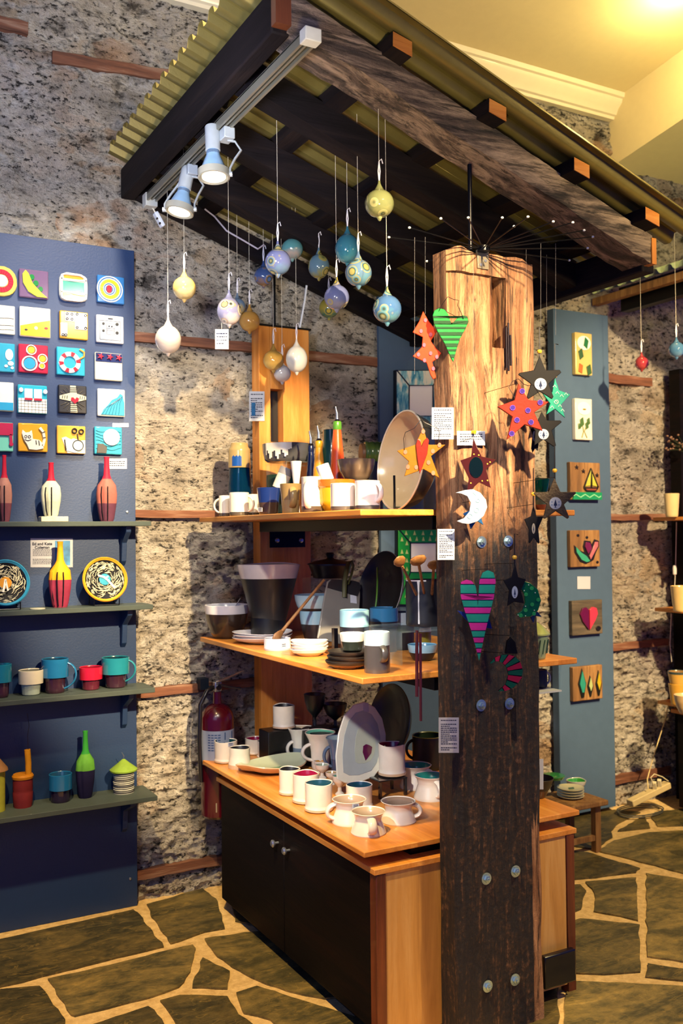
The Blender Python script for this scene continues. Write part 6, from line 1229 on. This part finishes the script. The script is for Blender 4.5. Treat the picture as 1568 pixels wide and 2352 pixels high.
# ================================================================== BOARDS ON THE BACK WALL
M_GREYB = plain('4a607c', .55, 0, 0, .06, .1)
T = solo('display_board', MB().box(1.075, 2.06, -.03, -.009, .02, 2.83), M_GREYB, V((1.55, 0, 0)), 'grey blue wall board with two framed mirrors behind the display shelves', 'display board', bevel=.002)
solo('display_board', MB().box(2.19, 2.60, -.062, -.009, .03, 2.84), M_GREYB, V((2.4, 0, 0)), 'narrow grey blue wall board carrying seven small artworks, right of the post', 'display board', bevel=.003)
def frame_mirror(x0, x1, y0, y1, ix0, ix1, iy0, iy1, fc, label, tri=False):
    f_ = FY(-.052); T = thing('mirror', label, 'mirror', at((x0+x1)/2, y1, y=-.04))
    part('backing', MB().plate([(x0, y0), (x1, y0), (x1, y1), (x0, y1)], f_, NW, -.02, 0), M_BLACK, T)
    O = [(x0+2, y0+2), (x1-2, y0+2), (x1-2, y1-2), (x0+2, y1-2)]; I = [(ix0, iy0), (ix1, iy0), (ix1, iy1), (ix0, iy1)]
    for i in range(4):
        j = (i+1) % 4; part('frame_side', MB().plate([O[i], O[j], I[j], I[i]], f_, NW, 0, .008), fc, T, bevel=.002)
        if tri:
            mb = MB()
            for r in range(2):
                for q in range(5):
                    t = (q+.5)/5; ox, oy = O[i][0]+(O[j][0]-O[i][0])*t, O[i][1]+(O[j][1]-O[i][1])*t; nx_, ny_ = I[i][0]+(I[j][0]-I[i][0])*t, I[i][1]+(I[j][1]-I[i][1])*t
                    s_ = .28+.42*r; cx_, cy_ = ox+(nx_-ox)*s_, oy+(ny_-oy)*s_; mb.shapes([('p', [(cx_-3.2, cy_+5), (cx_+3.2, cy_+5), (cx_, cy_-5)])], f_, NW, .008, .010)
            part('triangle_pattern', mb, glaze('b8c47a'), T)
    part('lead_line', MB().shapes([('s', [(ix0, iy0), (ix1, iy0), (ix1, iy1), (ix0, iy1), (ix0, iy0)], 2.4), ('s', [(x0, y0), (ix0, iy0)], 2.4), ('s', [(x1, y0), (ix1, iy0)], 2.4), ('s', [(x0, y1), (ix0, iy1)], 2.4), ('s', [(x1, y1), (ix1, iy1)], 2.4)], f_, NW, .008, .011), M_BLACK, T)
    part('glass', MB().plate(I, f_, NW, 0, .006), plain('eef0f2', .25, .0, .3, .02), T)  # bright reflection is put into the pane's white base colour
def striped():
    m = bpy.data.materials.new('blue_white_streaked_glass'); nt, N, L, P = nodes(m); v = mapping(nt, (16, 1, 5), coord='Object'); n = ns(nt, v, 1.6, 4, .6, .4)
    L.new(ramp(nt, [(.38, '1a78a0'), (.5, '8ac4cc'), (.58, 'e0e4d4')], n).outputs[0], P.inputs['Base Color']); P.inputs['Roughness'].default_value = .12; return m
frame_mirror(908, 1016, 850, 1014, 937, 992, 886, 956, striped(), 'mirror in a pale blue and white streaked glass frame behind the oval platter')
frame_mirror(911, 1026, 1213, 1390, 940, 1000, 1247, 1314, glaze('1f8a2a'), 'mirror in a green glass frame with pale triangles behind the wooden spoons', True)
def ptile(x0, x1, y0, y1, base, els, label, t=.03, name='wall_art', **k):
    f_ = lambda a, b: at(a, b, y=-.062-t); a, b = f_(x0, y1), f_(x1, y0)
    return tile((x0+x1)/2, (y0+y1)/2, base, els, label, wd=b.x-a.x, ht=b.z-a.z, t=t, y=-.062, name=name, cat='wall art', **k)
leaf = lambda x, y, dx, dy, w_=.07: ('p', [(x, y), (x+dx*.5-dy*w_*1.6, y+dy*.5+dx*w_*1.6), (x+dx, y+dy), (x+dx*.5+dy*w_*1.6, y+dy*.5-dx*w_*1.6)])
ptile(1322, 1359, 767, 859, 'c9b06a', [('white_flower', 'efece4', [('d', .5, .76, .40, .17)]), ('leaf', '2a6a3a', [leaf(.45, .7, .3, .12, .3)], .007), ('leaf', '3a5a34', [leaf(.15, .55, .3, -.12, .3), leaf(.62, .2, .3, -.15, .3)], .006), ('leaf', 'b0602a', [leaf(.15, .07, .25, .15, .3)], .006)], 'tall yellow tile with white flower and leaves, topmost on the narrow grey board')
ptile(1322, 1359, 917, 1009, 'e4dfd0', [('white_flower', 'f2efe8', [('d', .5, .76, .40, .16)]), ('flower_centre', '8a7a2a', [('d', .5, .74, .1, .02)], .007), ('leaf', '4a6a34', [leaf(.3, .3, .12, .25, .3), leaf(.7, .35, .1, .2, .3), leaf(.15, .25, .12, .15, .3), leaf(.6, .25, .1, .2, .3)], .006), ('stem_pattern', '8a8a4a', [('s', [(.35, .05), (.45, .2), (.4, .35)], .03), ('s', [(.65, .05), (.5, .2), (.65, .4)], .03)], .005)], 'tall white tile with pale flower and green leaves on the grey board')
STAR5 = lambda cx, cy, r: ('p', [(cx+(r if i % 2 == 0 else r*.45)*math.sin(i*math.pi/5), cy+(r if i % 2 == 0 else r*.45)*math.cos(i*math.pi/5)) for i in range(10)])
ptile(1311, 1378, 1063, 1147, '8a5a2a', [('sail', 'b8b840', [('p', [(.66, .8), (.63, .38), (.46, .36)]), ('p', [(.7, .7), (.7, .38), (.86, .36)])], .008), ('sail_outline', '14100c', [('s', [(.42, .33), (.66, .84), (.9, .33)], .03), ('s', [(.67, .82), (.67, .3)], .025), ('s', [(.42, .32), (.5, .24), (.8, .23), (.88, .32), (.42, .32)], .035)], .01), ('hull', '8a4a2a', [('p', [(.46, .3), (.52, .25), (.8, .25), (.85, .3)])], .008), ('star', '1c120c', [STAR5(.2, .86, .07), STAR5(.42, .76, .07), STAR5(.88, .66, .07)], .005), ('green_sea', '1f8a5a', [('p', [(.03, .0), (1, .0), (1, .2), (.1, .2)])], .012), ('wave_pattern', '8ad0a0', [('s', wave(.1, .04, 3), .03)], .014)], 'square wooden plaque with a sailboat and green sea', basem=M_RUSTIC)
ptile(1311, 1377, 1217, 1303, '9a7040', [('bird_outline', '120e12', [('p', [(.1, .6), (.12, .4), (.3, .15), (.5, .08), (.75, .18), (.85, .4), (.95, .55), (.95, .7), (.8, .75), (.7, .6), (.66, .7), (.45, .72), (.4, .55), (.45, .4), (.3, .45)])], .005), ('green_body', '3a9a7a', [('p', [(.15, .55), (.17, .4), (.33, .2), (.5, .13), (.62, .16), (.5, .3), (.32, .4)])], .010), ('plum_wing', '6a1f48', [('p', [(.48, .68), (.45, .55), (.55, .35), (.68, .5), (.62, .66)])], .012), ('pink_breast', 'b86a70', [('p', [(.64, .2), (.78, .4), (.9, .56), (.9, .68), (.8, .68), (.72, .5), (.6, .3)])], .010), ('hole', '14100c', [('d', .25, .86, .045, .04), ('d', .55, .8, .045, .04), ('d', .9, .12, .045, .04)], .003)], 'square wooden plaque with a green and plum bird', basem=M_RUSTIC)
ptile(1315, 1383, 1376, 1460, '5a5044', [('heart_half', '5a1238', [('p', [(.5, .14), (.3, .4), (.22, .6), (.3, .78), (.42, .8), (.5, .72)])], .012), ('heart_half', 'c8384a', [('p', [(.53, .14), (.72, .42), (.8, .6), (.76, .76), (.64, .8), (.53, .72)])], .012), ('dark_knob', '14100c', [('d', .84, .16, .08, .07)], .006)], 'grey wooden plaque with a heart half plum and half red', basem=M_RUSTGREY)
ptile(1317, 1383, 1526, 1612, '6a5c48', [('surfboard_edge', '0f1412', [('p', [(.28, .95), (.15, .5), (.26, .1), (.34, .1), (.42, .5)]), ('p', [(.55, .72), (.46, .4), (.54, .1), (.58, .1), (.66, .4)]), ('p', [(.84, .85), (.74, .45), (.82, .1), (.87, .1), (.95, .45)])], .006), ('surfboard', '2a8a7a', [('p', [(.28, .88), (.19, .5), (.26, .25), (.33, .25), (.38, .5)])], .011), ('surfboard', 'a8b878', [('p', [(.56, .66), (.5, .42), (.56, .26), (.62, .42)])], .011), ('surfboard', 'b8a018', [('p', [(.85, .78), (.78, .48), (.85, .26), (.91, .48)])], .011)], 'wooden plaque with three small standing surfboards, lowest on the grey board', basem=M_RUSTIC)
card(FY(-.064), NW, 1325, 1324, 1355, 1353, 'label_card', 'blank white square card between the bird and heart plaques')
for px, py in ((1212, 800), (1212, 770)): pass
T = tile(1206, 800, 'a82a30', [('white_disc', 'e8e6dc', [('d', .55, .5, .45, .33)]), ('yellow_ring', 'c8a83a', [('r', .55, .5, .48, .42, .75)])], 'small red picture with a white disc half hidden at the right edge of the post', wd=.10, ht=.20, t=.02, y=-.031, name='wall_art', cat='wall art')
# ================================================================== LOW TABLE AND FAR RIGHT CORNER
T = thing('low_table', 'low rustic wooden table with dishes beside the narrow grey board', 'table', V((1.85, -.42, 0)))
part('tabletop', MB().box(1.45, 2.06, -.56, -.30, .235, .262), M_RUSTIC, T, bevel=.006)
for x in (1.50, 2.0):
    for y in (-.53, -.34): part('leg', MB().box(x, x+.035, y, y+.035, 0, .235), M_RUSTIC, T, bevel=.002)
part('rung', MB().box(1.535, 2.0, -.525, -.505, .06, .085), M_RUSTIC, T)
for k in range(4):
    c, R, H, w_ = solve((1250, 1310, 1800, 1827), .262, None); c = V((c.x, -.43, .262+.013*k)); T = thing('plate', ['lowest cream plate of the pile on the low table', 'second cream plate of the pile on the low table', 'third cream plate of the pile on the low table', 'top cream plate of the pile on the low table with a painted leaf'][k], 'plate', c, 'cream plates on the low table')
    part('body', MB().lathe(c, [(0, 0), (R*.7, 0), (R, .010), (R, .013), (R*.7, .006), (0, .005)], 32), glaze('d6d0a8'), T)
    if k == 3: part('leaf', MB().shapes([leaf(-.02, -.01, .05, .02, .2)], lambda a, b: c+V((a, b, .0055)), V((0, 0, 1)), 0, .001), glaze('4a6a2a'), T)
pot('dish', 'white wavy dish with bright green inside on the low table', 'dish', (1303, 1348, 1786, 1815), .262, 'bowl', ['dcdcd0', '3a9a3a'], wob=.05)
T = solo('green_dish', MB().lathe(at(1270, 1790, y=-.38)+V((0, 0, 0)), [(0, 0), (.05, .004), (.06, .02), (.055, .022), (0, .01)], 24), glaze('2a8a3a'), at(1270, 1790, y=-.38), 'green dish with yellow decoration behind the pile of cream plates', 'dish')
UX = 2.86
T = thing('cabinet', 'dark cabinet of the second display at the far right edge', 'cabinet', V((3.3, -.6, 0)))
part('body', MB().box(UX+.04, 3.7, -1.5, -.25, .03, .56), M_BLACKWOOD, T); part('top_board', MB().box(UX+.02, 3.72, -1.52, -.22, .56, .58), M_ORANGE, T)
solo('countertop', MB().box(UX, 3.74, -1.52, -.14, .60, .618), M_ORANGE, V((3.3, -.8, .6)), 'timber counter of the second display at the far right edge', 'counter', bevel=.003)
for z, nm in ((1.152, 'middle timber shelf of the second display at the far right'), (1.675, 'highest timber shelf of the second display at the far right')):
    solo('shelf_board', MB().box(UX, 3.74, -1.52, -.13, z-.02, z), M_ORANGE, V((3.3, -.8, z-.02)), nm, 'shelf', bevel=.003)
T = thing('timber_upright', 'orange timber upright of the second display cut by the right picture edge', 'upright', V((3.3, -.1, 0)))
part('trunk', MB().box(3.14, 3.40, -.13, -.05, 0, 2.56), M_ORANGEZ, T, bevel=.002); part('dark_edge', MB().box(3.10, 3.14, -.13, -.05, 0, 2.56), M_BLACKWOOD, T)
part('knot_bands', MB().box(3.138, 3.40, -.134, -.129, 2.36, 2.375).box(3.138, 3.40, -.134, -.129, 2.20, 2.21), wood('3a1c0e', '6a3418', '8a4a20', 'x'), T)
pot('beaker', 'cream flared beaker on the highest shelf at the far right', 'beaker', (1525, 1560, 1134, 1184), ZS1, 'taper', ['d8c088', 'd8c088', 'b8a070'], y=-.3)
pot('beaker', 'cream beaker cut by the right picture edge on the middle shelf', 'beaker', (1541, 1590, 1346, 1398), ZS2, 'taper', ['d8b878', 'd8b878', 'b8a070'], y=-.4)
pot('beaker', 'yellow beaker stack base on the far right counter', 'beaker', (1536, 1580, 1570, 1612), ZC, 'taper', ['c8963a', 'c8963a', '8a6a3a'], y=-.3)
pot('beaker', 'yellow beaker with dark rim stacked on another at the far right counter', 'beaker', (1534, 1582, 1542, 1572), at(1556, 1572, y=-.3).z, 'taper', ['d0a04a', '3a4a4a', '8a6a3a'], [(.85, 0), (2, 1)], y=-.3)
pot('dish', 'small cream dish on the far right counter edge', 'dish', (1548, 1600, 1596, 1620), ZC, 'bowl', ['c8a878', 'c8a878'], y=-.5)
hang_float(1473, 834, 15.5, ('a01020', 'c02030', 'd04050'), 'red pear shaped glass float hanging at the right, before the stone wall', 1.0, 0, R=.036, group='coloured floats at the right', ztop=3.05)
hang_float(1553, 803, 18, ('2a6aa8', '4a8ac8', '6aa0d0'), 'blue glass float hanging at the right picture edge', 1.0, 0, R=.040, group='coloured floats at the right', ztop=3.15)
T = thing('dried_flowers', 'sprig of small dried flowers on the far right display', 'plant', at(1560, 1060, y=-.2))
rnd = random.Random(3); mb = MB(); mf = MB()
for i in range(26):
    a = at(1575, 1040, y=-.2); b = at(1575-rnd.uniform(5, 48), 1015+rnd.uniform(-16, 20), y=-.2+rnd.uniform(-.06, .04)); mb.tube([a, a.lerp(b, .5)+V((0, 0, .01)), b], .0012, 5)
    mf.lathe(b, [(0, -.004), (.007, 0), (.006, .006), (0, .009)], 7)
part('stems', mb, plain('2a3420', .7), T); part('blooms', mf, plain('8a6a58', .7, 0, 0, .6), T)
# cables and power strip
T = thing('power_strip', 'cream power strip with two plugs leaning at the foot of the stone wall', 'power strip', at(1490, 1850, y=-.16))
a, b = at(1446, 1845, y=-.20), at(1533, 1802, y=-.20); part('body', MB().bar(a, b, .05, .035), plain('c8b484', .5), T, bevel=.004)
for f in (.62, .75): p = a.lerp(b, f); part('plug', MB().bar(p+V((0, -.01, .015)), p+V((-.015, -.02, .06)), .022, .02), plain('d0c4a0', .5), T, bevel=.003)
def cable(pts, col, lb, r=.003): P_ = [at(px, py, y=y_) for px, py, y_ in pts]; solo('cable', MB().tube([P_[min(i, len(P_)-1)] for i in range(len(P_))], r, 8), plain(col, .5), P_[0], lb, 'cable')
cable([(1488, 1812, -.22), (1486, 1790, -.2), (1498, 1745, -.15), (1512, 1700, -.12), (1528, 1650, -.10), (1534, 1620, -.12)], 'd8c088', 'cream cable rising from the power strip to the second display')
cable([(1500, 1802, -.22), (1494, 1786, -.22), (1502, 1778, -.22), (1520, 1784, -.22), (1534, 1794, -.22)], 'd0c4a0', 'short cream cable looping from the second plug')
c = at(1470, 1868, z=.008)
solo('cable', MB().tube([c+V((.15*math.cos(t*.26)*(1+.04*math.sin(t)), .09*math.sin(t*.26), .002+.0004*t)) for t in range(60)], .0035, 7), plain('4a4a44', .5), c, 'dark cable coiled loosely on the floor below the power strip', 'cable')
cable([(1553, 1199, -.12), (1551, 1300, -.12), (1549, 1345, -.12)], 'c8c4b8', 'white lamp cord with inline switch at the far right upright', .0025)
solo('cord_switch', MB().lathe(at(1549, 1322, y=-.12), [(0, 0), (.011, .008), (.012, .04), (.009, .058), (0, .062)], 14), plain('dcdad4', .4), at(1549, 1322, y=-.12), 'small white inline switch on the lamp cord, far right', 'switch')
cable([(1541, 1409, -.12), (1538, 1480, -.12), (1542, 1520, -.12)], 'c8c4b8', 'thin white cord hanging between the middle shelf and counter, far right', .0025)
solo('picture_hook', MB().lathe(at(1535, 1, y=-.9)+V((0, 0, 0)), [(0, 0), (.001, .001), (0, .002)], 6), M_BLACK, at(1535, 1, y=-.9), 'tiny dark speck on the ceiling', 'hook') if False else None
# glowing ceiling light just at the upper right corner
c = at(1566, 14, y=-.9); c.z = cz(c.y)-.01
T = thing('ceiling_light', 'glowing round ceiling light cut by the upper right picture corner', 'ceiling light', c)
part('globe', MB().lathe(c-V((0, 0, .05)), [(0, 0), (.035, .008), (.05, .03), (.04, .05), (0, .055)], 24), plain('ffe0a0', .4, 0, 0, 0, 0, 0, 5), T)
l = bpy.data.lights.new('ceiling_light_glow', 'POINT'); l.energy = 14; l.color = (1, .78, .32); l.shadow_soft_size = .05; o = bpy.data.objects.new('ceiling_light_glow', l); COL.objects.link(o); o.location = c-V((0, 0, .14))
